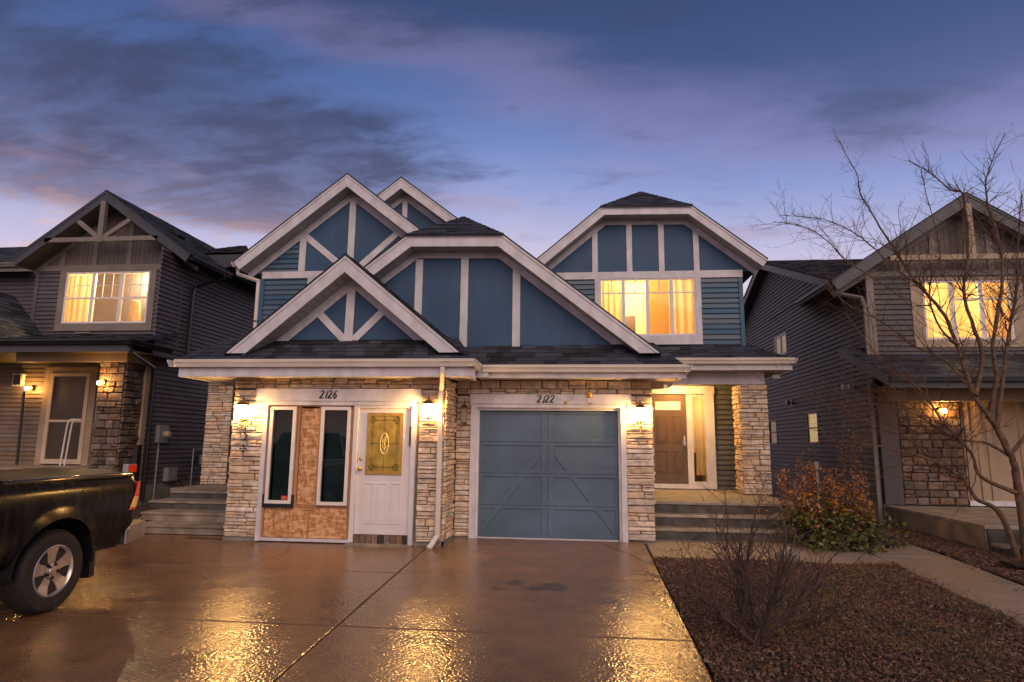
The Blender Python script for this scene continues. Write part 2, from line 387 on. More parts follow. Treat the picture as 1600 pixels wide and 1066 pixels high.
def tag(o, label=None, cat=None, group=None, kind=None):
    if label: o['label'] = label
    if cat: o['category'] = cat
    if group: o['group'] = group
    if kind: o['kind'] = kind
    return o
def thing(name, label, cat, loc=(0, 0, 0), group=None):
    o = bpy.data.objects.new(name, None); COL.objects.link(o); o.location = loc; o.empty_display_size = .1
    OLOC[o.name] = tuple(loc); return tag(o, label, cat, group)
def copy_tree(o, parent=None):
    c = o.copy(); COL.objects.link(c); c.parent = parent
    for ch in list(o.children): copy_tree(ch, c)
    return c

# ------------------------------------------------------------------ 2D helpers
def clip(poly, a, b, c):                 # keep a*x + b*y <= c
    out = []; n = len(poly)
    for i in range(n):
        p, q = poly[i], poly[(i + 1) % n]; dp = a * p[0] + b * p[1] - c; dq = a * q[0] + b * q[1] - c
        if dp <= 0: out.append(p)
        if (dp < 0 < dq) or (dq < 0 < dp):
            t = dp / (dp - dq); out.append((p[0] + (q[0] - p[0]) * t, p[1] + (q[1] - p[1]) * t))
    return out
def clip_line(poly, p, q, side):         # keep side of line p->q ; side=+1 keeps left
    nx, ny = q[1] - p[1], -(q[0] - p[0])
    if side < 0: nx, ny = -nx, -ny
    return clip(poly, nx, ny, nx * p[0] + ny * p[1])
def area(poly): return abs(sum(poly[i][0] * poly[(i + 1) % len(poly)][1] - poly[(i + 1) % len(poly)][0] * poly[i][1] for i in range(len(poly)))) / 2
def offset(pl, d):                       # open polyline, left to right; positive d moves below it
    ns = []
    for i in range(len(pl) - 1):
        dx, dz = pl[i + 1][0] - pl[i][0], pl[i + 1][1] - pl[i][1]; l = math.hypot(dx, dz); ns.append((dz / l, -dx / l))
    out = []
    for i, p in enumerate(pl):
        if i == 0: n = ns[0]; k = 1
        elif i == len(pl) - 1: n = ns[-1]; k = 1
        else:
            a, b = ns[i - 1], ns[i]; n = (a[0] + b[0], a[1] + b[1]); l = math.hypot(*n); n = (n[0] / l, n[1] / l); k = 1 / (n[0] * a[0] + n[1] * a[1])
        out.append((p[0] + n[0] * d * k, p[1] + n[1] * d * k))
    return out
def bar(p, q, w):                        # a straight bar as a polygon
    dx, dz = q[0] - p[0], q[1] - p[1]; l = math.hypot(dx, dz); nx, nz = -dz / l * w / 2, dx / l * w / 2
    return [(p[0] + nx, p[1] + nz), (q[0] + nx, q[1] + nz), (q[0] - nx, q[1] - nz), (p[0] - nx, p[1] - nz)]
def halfspans(poly, z):                  # x-interval of a convex polygon at height z
    xs = []
    n = len(poly)
    for i in range(n):
        (x0, z0), (x1, z1) = poly[i], poly[(i + 1) % n]
        if (z0 - z) * (z1 - z) <= 0 and abs(z1 - z0) > 1e-9:
            xs.append(x0 + (x1 - x0) * (z - z0) / (z1 - z0))
    return (min(xs), max(xs)) if len(xs) > 1 else None

# ------------------------------------------------------------------ builders for cladding
def siding(mb, poly, place, holes=(), ex=.114, lap=.034):
    """lap boards over convex polygon poly in (u, z); place(u, depth, z) -> 3D; holes are (u0, u1, z0, z1)"""
    z0 = min(p[1] for p in poly); z1 = max(p[1] for p in poly); z = z0
    cuts = sorted({h[2] for h in holes} | {h[3] for h in holes})
    while z < z1 - .004:
        zt = min(z + ex, z1)
        segs = [z] + [c for c in cuts if z + .002 < c < zt - .002] + [zt]
        for a, b in zip(segs[:-1], segs[1:]):
            row = clip(clip(poly, 0, 1, b), 0, -1, -a)
            if len(row) < 3: continue
            pieces = [row]
            for h in holes:
                if h[2] < (a + b) / 2 < h[3]:
                    new = []
                    for r in pieces:
                        l = clip(r, 1, 0, h[0]); g = clip(r, -1, 0, -h[1])
                        new += [k for k in (l, g) if len(k) > 2 and area(k) > 1e-5]
                    pieces = new
            for r in pieces:
                if area(r) < 1e-5: continue
                zc = z + ex * .72
                for part, (da, db) in ((clip(r, 0, 1, zc), (lap, lap * .72)), (clip(r, 0, -1, -zc), (.002, .001))):
                    if len(part) < 3 or area(part) < 1e-6: continue
                    def dep(zz): return da + (db - da) * (zz - z) / ex + .003
                    vs = [place(u, dep(w), w) for u, w in part]; n = len(vs)
                    bk = [place(u, -.004, w) for u, w in part]
                    fs = [tuple(range(n))]
                    for i in range(n):
                        j = (i + 1) % n; fs.append((j, i, i + n, j + n))
                    mb.add(vs + bk, fs)
        z = zt

def shingles(mb, poly3, ex=.145, seed=0, wmin=.16, wmax=.34, thick=.006):
    """overlapping tabs over a convex planar polygon; first edge is the eave"""
    rr = random.Random(seed)
    P = [Vector(p) for p in poly3]; u = (P[1] - P[0]).normalized()
    n = Vector((0, 0, 0))
    for i in range(len(P)): n += P[i].cross(P[(i + 1) % len(P)])
    n.normalize()
    if n.z < 0: n = -n
    v = n.cross(u)
    if v.z < 0: v = -v
    O = P[0]; q = [((p - O).dot(u), (p - O).dot(v)) for p in P]
    v1 = max(b for a, b in q); vv = min(b for a, b in q)
    u0 = min(a for a, b in q); u1 = max(a for a, b in q)
    while vv < v1:
        row = clip(clip(q, 0, 1, vv + ex), 0, -1, -vv)
        x = u0 - rr.random() * .3
        while x < u1 and len(row) > 2:
            w = rr.uniform(wmin, wmax); dv = rr.choice((0, 0, .018))
            t = clip(clip(row, 1, 0, x + w - .004), -1, 0, -x)
            if len(t) > 2 and area(t) > 1e-5:
                extra = rr.random() * thick
                def h(b): return .004 + .011 * max(0, 1 - (b - vv) / ex) + extra
                top = [O + u * a + v * (b - (dv if b < vv + 1e-4 and vv > 0 else 0)) + n * h(b) for a, b in t]
                bot = [O + u * a + v * b for a, b in t]; k = len(t)
                fs = [tuple(range(k))] + [((i + 1) % k, i, i + k, (i + 1) % k + k) for i in range(k)]
                mb.add(top + bot, fs)
            x += w
        vv += ex

# ---- stone veneer: unit stones with rough faces, scaled to size
def unit_stones(name, mat, count, seed):
    rr = random.Random(seed); res = []
    for k in range(count):
        mb = MB()
        j = lambda a: rr.uniform(-a, a)
        # face outline (u, w) in 0..1 with rough corners, bevel to a proud irregular front
        out = [(0 + abs(j(.03)), 0 + abs(j(.08))), (.5, abs(j(.05))), (1 - abs(j(.03)), abs(j(.08))), (1 - abs(j(.03)), 1 - abs(j(.08))), (.5 + j(.15), 1 - abs(j(.06))), (abs(j(.03)), 1 - abs(j(.08)))]
        back = [(a, 0, b) for a, b in out]; mid = [(a, -.72 + j(.1), b) for a, b in out]
        ins = [(a + (.5 - a) * .10, -1 + j(.22), b + (.5 - b) * .28) for a, b in out]
        vs = back + mid + ins + [(.5 + j(.1), -1.05 + j(.15), .5 + j(.1))]
        fs = []
        for i in range(6):
            i2 = (i + 1) % 6
            fs.append((i, i2, 6 + i2, 6 + i)); fs.append((6 + i, 6 + i2, 12 + i2, 12 + i)); fs.append((12 + i, 12 + i2, 18))
        mb.add(vs, fs); me = mb.data(name + '_mesh'); me.materials.append(MT[mat]); res.append(me)
    return res

def stone_layout(rects, seed, hmin=.07, hmax=.125, wmin=.15, wmax=.50, split=.42):
    """rects: (u0, u1, z0, z1). Returns list of (u, z, w, h)."""
    rr = random.Random(seed); out = []
    for (u0, u1, z0, z1) in rects:
        z = z0
        while z < z1 - .02:
            h = rr.uniform(hmin, hmax)
            if z + h > z1 - .04: h = z1 - z
            u = u0
            while u < u1 - .01:
                w = rr.uniform(wmin, wmax)
                if u + w > u1 - .09: w = u1 - u
                if rr.random() < split:
                    f = rr.uniform(.35, .65)
                    if rr.random() < .4 and w > .3:
                        g = rr.uniform(.4, .6); out += [(u, z, w * g, h * f), (u + w * g, z, w * (1 - g), h * f)]
                    else: out.append((u, z, w, h * f))
                    if rr.random() < .4 and w > .3:
                        g = rr.uniform(.4, .6); out += [(u, z + h * f, w * g, h * (1 - f)), (u + w * g, z + h * f, w * (1 - g), h * (1 - f))]
                    else: out.append((u, z + h * f, w, h * (1 - f)))
                else: out.append((u, z, w, h))
                u += w
            z += h
    return out

def veneer(parent, panels, name, mat, units, seed, limit, gap=.0055, dmin=.022, dmax=.055, stuffname='stone_course', **kw):
    """panels: (origin, udir, normal, rects). Biggest in view become single stones, the rest one part."""
    allst = []
    for k, (o, ud, nd, rects) in enumerate(panels):
        o = Vector(o); ud = Vector(ud); nd = Vector(nd)
        for (u, z, w, h) in stone_layout(rects, seed + k * 17, **kw):
            c = o + ud * (u + w / 2) + Vector((0, 0, z + h / 2)); view = CAM - c
            size = w * h / view.length_squared * max(.05, abs(view.normalized().dot(nd)))
            allst.append((size, o, ud, nd, u, z, w, h))
    allst.sort(key=lambda t: -t[0]); rr = random.Random(seed)
    poff = OLOC.get(parent.name, (0, 0, 0)); rest = MB()
    for i, (sz, o, ud, nd, u, z, w, h) in enumerate(allst):
        me = rr.choice(units); d = rr.uniform(dmin, dmax)
        if w * h > .035: d = max(d, .035)
        flip = rr.random() < .5
        X = ud * (w - gap); Zv = Vector((0, 0, h - gap)); base = o + ud * (u + gap / 2) + Vector((0, 0, z + gap / 2))
        if flip: base = base + X; X = -X
        Yv = -nd * d
        if i < limit:
            ob = bpy.data.objects.new(name, me); COL.objects.link(ob); ob.parent = parent
            mt_ = Matrix(((X.x, Yv.x, Zv.x, base.x - poff[0]), (X.y, Yv.y, Zv.y, base.y - poff[1]), (X.z, Yv.z, Zv.z, base.z - poff[2]), (0, 0, 0, 1)))
            ob.matrix_local = mt_
        else:
            rest.add([base + X * p.co.x + Yv * p.co.y + Zv * p.co.z for p in me.vertices], [tuple(p.vertices) for p in me.polygons])
    if rest.v: rest.build(stuffname, mat, parent, kind='stuff')

STONES = unit_stones('ledge_stone', 'stone', 14, 3)
FSTONES = unit_stones('field_stone', 'fieldstone', 10, 5)

# ------------------------------------------------------------------ gable assemblies
def gable(root, pl, Yf, Yw, Yb, fw, fmat, smat, apex=None, friez=.13, frmat='trim', panel='blue', cuts=(), base=None, zmin=None, seed=1, xclip=None, shingle_sides=(), soffit_slats=True, wallpoly=None, ft=.045):
    """pl: roof edge polyline (x, z) left to right."""
    inn = offset(pl, fw)
    # fascia boards
    for i in range(len(pl) - 1):
        q = [pl[i], pl[i + 1], inn[i + 1], inn[i]]
        if zmin is not None: q = clip(q, 0, -1, -zmin)
        if xclip: q = clip(clip(q, 1, 0, xclip[1]), -1, 0, -xclip[0])
        if len(q) > 2 and area(q) > 1e-4: MB().pxz(q, Yf, Yf + ft).build('fascia_board', fmat, root)
    # thin drip trim at upper edge of fascia
    a = offset(pl, -.004); b = offset(pl, .035); mb = MB()
    for i in range(len(pl) - 1):
        q = [a[i], a[i + 1], b[i + 1], b[i]]
        if zmin is not None: q = clip(q, 0, -1, -zmin)
        if xclip: q = clip(clip(q, 1, 0, xclip[1]), -1, 0, -xclip[0])
        if len(q) > 2 and area(q) > 1e-5: mb.pxz(q, Yf - .014, Yf - .002)
    mb.build('drip_edge', fmat, root)
    # roof deck with ragged shingle edge
    deck0 = offset(pl, -.005); deck1 = offset(pl, -.032); rr = random.Random(seed); mb = MB()
    for i in range(len(pl) - 1):
        q = [deck0[i], deck0[i + 1], deck1[i + 1], deck1[i]]
        if apex is not None and abs(pl[i][1] - pl[i + 1][1]) < .08: continue
        if xclip: q = clip(clip(q, 1, 0, xclip[1]), -1, 0, -xclip[0])
        if len(q) < 3: continue
        if apex is None:
            mb.pxz(q, Yf - .02, Yb)
        else:
            # slope polygon in plan: edge at Yf, ridge from apex back
            p0, p1 = (pl[i], pl[i + 1]); A = Vector((apex[0], apex[1], apex[2]))
            left = p0[1] < p1[1]
            lo, hi = (p0, p1) if left else (p1, p0)
            poly = [(lo[0], Yf - .02, lo[1]), (hi[0], Yf - .02, hi[1]), tuple(A), (A.x, Yb, A.z), (lo[0], Yb, lo[1])]
            if xclip: 
                poly2 = []
                pts = poly
                xa = xclip[0] if left else xclip[1]
                for k in range(5):
                    s, t = Vector(pts[k]), Vector(pts[(k + 1) % 5])
                    ins = (lambda p: p.x >= xa - 1e-6) if left else (lambda p: p.x <= xa + 1e-6)
                    if ins(s): poly2.append(tuple(s))
                    if ins(s) != ins(t):
                        f = (xa - s.x) / (t.x - s.x); poly2.append(tuple(s + (t - s) * f))
                poly = poly2
            mb.prism([Vector(p) + Vector((0, 0, .006)) for p in poly], (0, 0, .03))
    mb.build('roof_deck', 'shingle', root)
    if apex is not None:
        top = [i for i in range(len(pl) - 1) if abs(pl[i][1] - pl[i + 1][1]) < .08][0]
        c0, c1 = pl[top], pl[top + 1]; dx = .03
        tri = [(c0[0] - dx, Yf - .05, c0[1] + .005), (c1[0] + dx, Yf - .05, c1[1] + .005), (apex[0], apex[1], apex[2] + .035)]
        MB().prism([Vector(p) for p in tri], (0, 0, -.02)).build('hip_deck', 'shingle', root)
        s = MB(); shingles(s, tri, ex=.13, seed=seed); s.build('hip_shingles', 'shingle', root, kind='stuff')
    for (side) in shingle_sides:
        i0 = 0 if side == 'L' else len(pl) - 2
        lo, hi = (pl[0], pl[1]) if side == 'L' else (pl[-1], pl[-2])
        d1 = offset(pl, -.036); lo = d1[0] if side == 'L' else d1[-1]; hi = d1[1] if side == 'L' else d1[-2]
        s = MB(); shingles(s, [(lo[0], Yf - .03, lo[1]), (lo[0], Yb, lo[1]), (hi[0], Yb, hi[1]), (hi[0], Yf - .03, hi[1])], seed=seed + 3); s.build('slope_shingles', 'shingle', root, kind='stuff')
    # soffit: slats from fascia to wall
    s0 = offset(pl, fw - .03); s1 = offset(pl, fw - .015); mb = MB()
    for i in range(len(pl) - 1):
        A, B = Vector((s1[i][0], 0, s1[i][1])), Vector((s1[i + 1][0], 0, s1[i + 1][1])); L_ = (B - A).length
        nrm = (Vector((s0[i][0], 0, s0[i][1])) - Vector((s1[i][0], 0, s1[i][1]))).normalized()
        step = .135; n = max(1, int(L_ / step)); d = (B - A) / n
        for k in range(n):
            q = [A + d * k + d.normalized() * .004, A + d * (k + 1) - d.normalized() * .004]
            if zmin is not None and max(q[0].z, q[1].z) < zmin: continue
            if xclip and (max(q[0].x, q[1].x) < xclip[0] or min(q[0].x, q[1].x) > xclip[1]): continue
            pts = [q[0], q[1], q[1] + nrm * .012, q[0] + nrm * .012]
            mb.pxz([(p.x, p.z) for p in pts], Yf + ft, Yw)
        mb.pxz([(s0[i][0], s0[i][1]), (s0[i + 1][0], s0[i + 1][1]), (s0[i + 1][0] - nrm.x * -.008, s0[i + 1][1] + nrm.z * .008), (s0[i][0] + nrm.x * .008, s0[i][1] + nrm.z * .008)], Yf + ft, Yw) if not (zmin or xclip) else None
    mb.build('soffit', smat, root, kind='stuff')
    # frieze boards on the wall
    f0 = offset(pl, fw - .01); f1 = offset(pl, fw + friez)
    for i in range(len(pl) - 1):
        q = [f0[i], f0[i + 1], f1[i + 1], f1[i]]
        if base is not None: q = clip(q, 0, -1, -base)
        if xclip: q = clip(clip(q, 1, 0, xclip[1]), -1, 0, -xclip[0])
        if len(q) > 2 and area(q) > 1e-4: MB().pxz(q, Yw - .03, Yw).build('frieze_board', frmat, root)
    # wall panels
    wp = wallpoly or ([(f0[0][0], base if base is not None else f0[0][1])] + list(f0) + [(f0[-1][0], base if base is not None else f0[-1][1])])
    return f0, f1

def panels(root, poly, Y, mat, lines):
    """split a convex polygon by straight lines into separate panel objects"""
    ps = [poly]
    for (p, q) in lines:
        new = []
        for r in ps:
            for sd_ in (1, -1):
                k = clip_line(r, p, q, sd_)
                if len(k) > 2 and area(k) > .004: new.append(k)
        ps = new
    for r in ps: MB().pxz(r, Y, Y + .02).build('panel', mat, root)
def trimbar(root, p, q, w, Y, mat='trim', t=.028, name='trim_board'):
    MB().pxz(bar(p, q, w), Y - t, Y - .001).build(name, mat, root)

def gutter_x(root, x0, x1, Yfront, ztop, mat='gutter', fbot=None, fmat='trim', h=.115, dep=.12, name='gutter'):
    """K-style gutter running along X; opening up, front toward -Y"""
    prof = [(Yfront, ztop), (Yfront, ztop - h * .32), (Yfront + .022, ztop - h * .55), (Yfront + .04, ztop - h), (Yfront + dep, ztop - h), (Yfront + dep, ztop + .0), (Yfront + dep - .006, ztop), (Yfront + dep - .006, ztop - h + .008), (Yfront + .045, ztop - h + .008), (Yfront + .012, ztop - .012)]
    g = MB(); g.pyz(prof, x0, x1)
    g.box(x0 - .001, x1 + .001, Yfront - .004, Yfront + .014, ztop - .014, ztop + .002)
    g.box(x0 - .004, x0 + .003, Yfront + .003, Yfront + dep, ztop - h, ztop - .004); g.box(x1 - .003, x1 + .004, Yfront + .003, Yfront + dep, ztop - h, ztop - .004)
    g.build(name, mat, root)
    if fbot is not None:
        MB().box(x0 + .02, x1 - .02, Yfront + dep + .002, Yfront + dep + .03, fbot, ztop - .01).build('fascia_board', fmat, root)
def gutter_y(root, y0, y1, Xout, ztop, sgn=1, mat='gutter', h=.115, dep=.12, name='gutter', dz=0.):
    """runs along Y, outer face toward sgn*X"""
    s = -sgn
    prof = [(0, 0), (0, -h * .32), (.022, -h * .55), (.04, -h), (dep, -h), (dep, 0), (dep - .006, 0), (dep - .006, -h + .008), (.045, -h + .008), (.012, -.012)]
    g = MB(); g.prism([(Xout + s * a, y0, ztop + b) for a, b in prof], (0, y1 - y0, dz)); g.build(name, mat, root)

def downspout(root, pts, mat='gutter', w=.075, d=.06, name='downspout', foot=False):
    mb = MB(); pts = [Vector(p) for p in pts]
    for a, b in zip(pts[:-1], pts[1:]):
        t = (b - a).normalized(); a2 = a - t * .02; b2 = b + t * .02
        s = Vector((1, 0, 0)) - t * t.x
        if s.length < .2: s = Vector((0, 1, 0))
        s.normalize(); o = t.cross(s).normalized()
        c = [(s * (w / 2) * i + o * (d / 2) * j) for i, j in ((-1, -.7), (-.7, -1), (.7, -1), (1, -.7), (1, .7), (.7, 1), (-.7, 1), (-1, .7))]
        mb.prism([a2 + k for k in c], b2 - a2)
    mb.build(name, mat, root)

# ------------------------------------------------------------------ windows
def room(root, x0, x1, y0, y1, z0, z1, power, lpos, wall='roomwall'):
    t = .03; mb = MB()
    mb.box(x0 - t, x0, y0, y1, z0 - t, z1 + t); mb.box(x1, x1 + t, y0, y1, z0 - t, z1 + t)
    mb.box(x0, x1, y1, y1 + t, z0 - t, z1 + t); mb.box(x0, x1, y0, y1, z0 - t, z0 - .0005); mb.box(x0, x1, y0, y1, z1 + .0005, z1 + t)
    mb.build('room_wall', wall, root)
    l = bpy.data.lights.new('ceiling_bulb', 'POINT'); l.energy = power; l.color = (1, .70, .33); l.shadow_soft_size = .12
    o = bpy.data.objects.new('ceiling_bulb', l); COL.objects.link(o); o.parent = root
    off = OLOC.get(root.name, (0, 0, 0)); o.location = [lpos[i] - off[i] for i in range(3)]
def curtain(root, x0, x1, Y, z0, z1, folds, mat='curtain', amp=.035):
    n = folds * 8; mb = MB(); rr = random.Random(int(x0 * 100)); ph = rr.random() * 6
    rows = 6; vs = []
    for r in range(rows + 1):
        f = r / rows
        for i in range(n + 1):
            u = i / n
            vs.append((x0 + (x1 - x0) * u + math.sin(ph + u * 9) * .01 * f, Y + math.sin(u * folds * 2 * math.pi + ph + math.sin(u * 5) * .8) * amp * (.6 + .4 * (1 - f)), z0 + (z1 - z0) * f))
    fs = [(r * (n + 1) + i, r * (n + 1) + i + 1, (r + 1) * (n + 1) + i + 1, (r + 1) * (n + 1) + i) for r in range(rows) for i in range(n)]
    mb.add(vs, fs); return mb.build('curtain', mat, root, smooth=True)

# ================================================================== GROUND
SL = .045
def gz(y): return SL * y if y < 0 else 0.
g = MB(); g.add([(-400, 0, -.03), (400, 0, -.03), (400, 600, -.03), (-400, 600, -.03), (-400, -16, -.75), (400, -16, -.75), (-400, -400, -.8), (400, -400, -.8)],
                [(0, 1, 2, 3), (4, 5, 1, 0), (6, 7, 5, 4)])
tag(g.build('ground', 'lawn'), kind='structure')
# driveway slabs
dv = MB(); dv.add([(-8.9, .3, -.012), (2.80, .3, -.012), (2.80, -15, -.012 - 15 * SL), (-8.9, -15, -.012 - 15 * SL)], [(3, 2, 1, 0)])
dv = dv.build('driveway', 'joint'); tag(dv, kind='structure')
def slab(x0, x1, y0, y1, name='slab', parent=dv, mat='drive', up=.0, skew=0.):
    e = .008; zz = lambda y: gz(y) + up
    b = .012; top = [(x0 + e + b, y0 + e + b), (x1 - e - b, y0 + e + b), (x1 - e - b, y1 - e - b), (x0 + e + b, y1 - e - b)]
    out = [(x0 + e, y0 + e), (x1 - e, y0 + e), (x1 - e, y1 - e), (x0 + e, y1 - e)]
    vs = [(x, y, zz(y) + .008) for x, y in top] + [(x, y, zz(y) + .001) for x, y in out] + [(x, y, zz(y) - .06) for x, y in out]
    fs = [(0, 1, 2, 3)] + [(i, 4 + i, 4 + (i + 1) % 4, (i + 1) % 4)[::-1][::-1] for i in range(4)] + [(4 + i, 8 + i, 8 + (i + 1) % 4, 4 + (i + 1) % 4) for i in range(4)]
    mb = MB(); mb.add(vs, fs); return mb.build(name, mat, parent)
ys = [-2.5, -4.62, -6.75, -8.9, -11.5, -14.9]
for k in range(5):
    for (a, b) in ((-8.9, -4.75), (-4.75, -.63), (-.63, 2.79)):
        slab(a, b, ys[k + 1], ys[k])
slab(-8.9, -4.75, -2.5, -.5); slab(-4.75, -.63, -2.5, -.72); slab(-.63, 2.79, -2.5, -.02)
slab(-8.9, -4.05, -.5, -.0, up=0)
def crack(pts, w=.007):
    mb = MB(); P = []
    rr_ = random.Random(len(pts) * 7 + int(pts[0][0] * 10))
    for (a, b) in zip(pts[:-1], pts[1:]):
        for k in range(6):
            t = k / 6; P.append((a[0] + (b[0] - a[0]) * t + rr_.gauss(0, .012), a[1] + (b[1] - a[1]) * t + rr_.gauss(0, .012)))
    P.append(pts[-1]); vs = []
    for i, (x, y) in enumerate(P):
        q = P[min(i + 1, len(P) - 1)]; o_ = P[max(i - 1, 0)]; dx, dy = q[0] - o_[0], q[1] - o_[1]; l = math.hypot(dx, dy); ww = w * (.5 + .5 * math.sin(math.pi * (i + .5) / len(P)))
        vs += [(x - dy / l * ww / 2, y + dx / l * ww / 2, gz(y) + .0105), (x + dy / l * ww / 2, y - dx / l * ww / 2, gz(y) + .0105)]
    mb.add(vs, [(2 * i, 2 * i + 1, 2 * i + 3, 2 * i + 2) for i in range(len(P) - 1)]); mb.build('crack', 'joint', dv)
crack([(2.05, -.15), (2.45, -.9), (2.79, -1.75)], .012); crack([(-2.9, -.75), (-2.6, -1.5), (-2.75, -2.5)]); crack([(.3, -4.65), (.75, -5.3), (.6, -6.0), (.9, -6.7)]); crack([(-3.9, -2.6), (-3.1, -2.9), (-2.6, -3.4)])
# paths
path = MB(); path.add([(2.80, .34, -.014), (7.25, .34, -.014), (7.25, -15, -.014 - 15 * SL - .01), (6.12, -15, -.014 - 15 * SL - .01), (6.12, -1.22, -.07), (2.80, -1.22, -.07)], [(0, 5, 4, 3, 2, 1)])
path = path.build('footpath', 'joint'); tag(path, kind='structure')
for a, b in ((2.81, 4.5), (4.5, 6.15)): slab(a, b, -1.18, .32, parent=path, mat='walk')
slab(6.15, 7.2, -.55, .9, parent=path, mat='walk')
for k in range(7): slab(6.15, 7.2, -.55 - 1.55 * (k + 1), -.55 - 1.55 * k, parent=path, mat='walk')
# planting bed
def bedz(x, y): return gz(y) + .015 + .035 * mnoise.noise(Vector((x * 1.3, y * 1.3, 0))) + .01 * mnoise.noise(Vector((x * 6, y * 6, 3)))
def bed(name, x0, x1, y0, y1, n, m_):
    mb = MB(); vs = []; 
    for j in range(m_ + 1):
        for i in range(n + 1):
            x = x0 + (x1 - x0) * i / n; y = y0 + (y1 - y0) * j / m_
            e = min(i, n - i, 2) / 2
            vs.append((x, y, bedz(x, y) - .006 * (1 - e)))
    mb.add(vs, [(j * (n + 1) + i, j * (n + 1) + i + 1, (j + 1) * (n + 1) + i + 1, (j + 1) * (n + 1) + i) for j in range(m_) for i in range(n)])
    return tag(mb.build(name, 'soil', smooth=True), kind='structure')
bed('planting_bed', 2.80, 6.14, -12, -1.2, 60, 120)
bed('planting_bed', 7.22, 12.5, -12, 3.4, 60, 100)
bed('planting_bed', 5.0, 8.0, .33, 8, 30, 50)
bed('side_yard', -12, -4.1, -.2, 8, 30, 30)

def chips(name, label, regions, count, mat, smin, smax, seed, flat=.5, near=None, kind='stuff', cat='mulch', blade=False):
    r = np.random.default_rng(seed); V = []; F = []
    k = 0
    areas = np.array([(a[1] - a[0]) * (a[3] - a[2]) * a[4] for a in regions]); areas /= areas.sum()
    for reg, fr in zip(regions, areas):
        for _ in range(int(count * fr)):
            x = r.uniform(reg[0], reg[1]); y = r.uniform(reg[2], reg[3])
            if blade and mnoise.noise(Vector((x * .8, y * .8, 9))) < -.05: continue
            z = bedz(x, y) + r.uniform(0, .02)
            a = r.uniform(0, 6.283); s = r.uniform(smin, smax); w = s * r.uniform(.25, .6)
            ca, sa = math.cos(a), math.sin(a); tz = r.normal(0, flat) * s; tw = r.normal(0, flat) * w
            if blade:
                h = r.uniform(.03, .09); lx, ly = r.normal(0, .03), r.normal(0, .03)
                V += [(x - ca * .002, y - sa * .002, z), (x + ca * .002, y + sa * .002, z), (x + lx, y + ly, z + h)]; F.append((k, k + 1, k + 2)); k += 3
            else:
                V += [(x - ca * s / 2, y - sa * s / 2, z + .004 - tz / 2), (x + sa * w / 2, y - ca * w / 2, z + .004 + tw / 2), (x + ca * s / 2, y + sa * s / 2, z + .004 + tz / 2), (x - sa * w / 2, y + ca * w / 2, z + .004 - tw / 2), (x, y, z + .012 + abs(tz) * .2)]
                F += [(k, k + 1, k + 4), (k + 1, k + 2, k + 4), (k + 2, k + 3, k + 4), (k + 3, k, k + 4)]; k += 5
    me = bpy.data.meshes.new(name); me.from_pydata(V, [], F); me.materials.append(MT[mat]); me.update()
    o = bpy.data.objects.new(name, me); COL.objects.link(o); return tag(o, label, cat, kind=kind)
chips('bark_mulch', 'brown bark mulch and dead leaves covering the front planting bed', [(2.79, 6.13, -6.6, -1.2, 1.0), (7.22, 9.6, -5.5, 2.9, .7), (5.9, 7.9, .4, 6.5, .4)], 60000, 'chip', .018, .055, 11)
chips('loose_leaves', 'scattered pale dead leaves blown onto the mulch and path edges', [(2.7, 6.3, -6.4, -1.0, 1.0), (6.9, 7.6, -5, .8, .6)], 700, 'rustdry', .04, .085, 13, flat=.25, cat='leaves')
chips('spilled_mulch', 'bits of mulch spilled over the driveway and path edges', [(2.55, 2.80, -6.4, -1.3, 1.0), (6.14, 6.35, -6, -1.3, 1), (6.98, 7.2, -5, .3, 1)], 520, 'chip', .015, .04, 14, flat=.2)
chips('dry_grass', 'thin dry grass blades growing through the mulch', [(3.6, 6.12, -6.6, -1.4, 1.0)], 9000, 'grass', .02, .05, 12, cat='grass', blade=True)

# ================================================================== DUPLEX HOUSE
H = thing('duplex_house', 'blue and cream stone duplex with twin gables, numbered 2126 and 2122, in the centre', 'house')
# ---- core volumes (kept behind the cladding)
core = MB()
core.box(-4.0, -3.47, -.77, -.2, 0, 2.62); core.box(-.88, -.42, -.77, 0, 0, 2.62); core.box(-3.47, -.88, -.77, -.55, 2.24, 2.62)   # left bay piers and lintel
core.box(-4.0, -3.9, -.2, 3.2, 0, 3.2)
core.box(-.40, -.10, .03, .5, 0, 2.66); core.box(2.53, 2.95, .03, .5, 0, 2.66); core.box(-.10, 2.53, .03, .3, 2.25, 2.66)
core.box(2.80, 2.95, .5, 4.25, 0, 3.0)
core.box(-4.0, 2.9, .9, 4.0, 0, 3.0)
core.box(-5.34, -.6, 2.46, 9.5, 3.0, 5.3); core.box(-.6, 2.15, 2.96, 9.5, 3.0, 5.5)
core.box(-6.1, 2.9, 4.4, 10, 0, 3.2); core.box(4.9, 5.15, 4.26, 10, 0, 5.2); core.box(2.9, 5.15, 5.8, 10, 0, 5.3)
core.build('wall_core', 'mortar', H)
MB().box(-4.04, -3.44, -.78, -.70, -.10, .03).box(-.87, -.38, -.78, -.70, -.10, .03).box(-.42, -.37, -.78, -.02, -.08, .03).box(-.37, -.10, .02, .08, -.06, .02).box(2.53, 2.99, .02, .08, -.06, .02).build('foundation_strip', 'found', H)

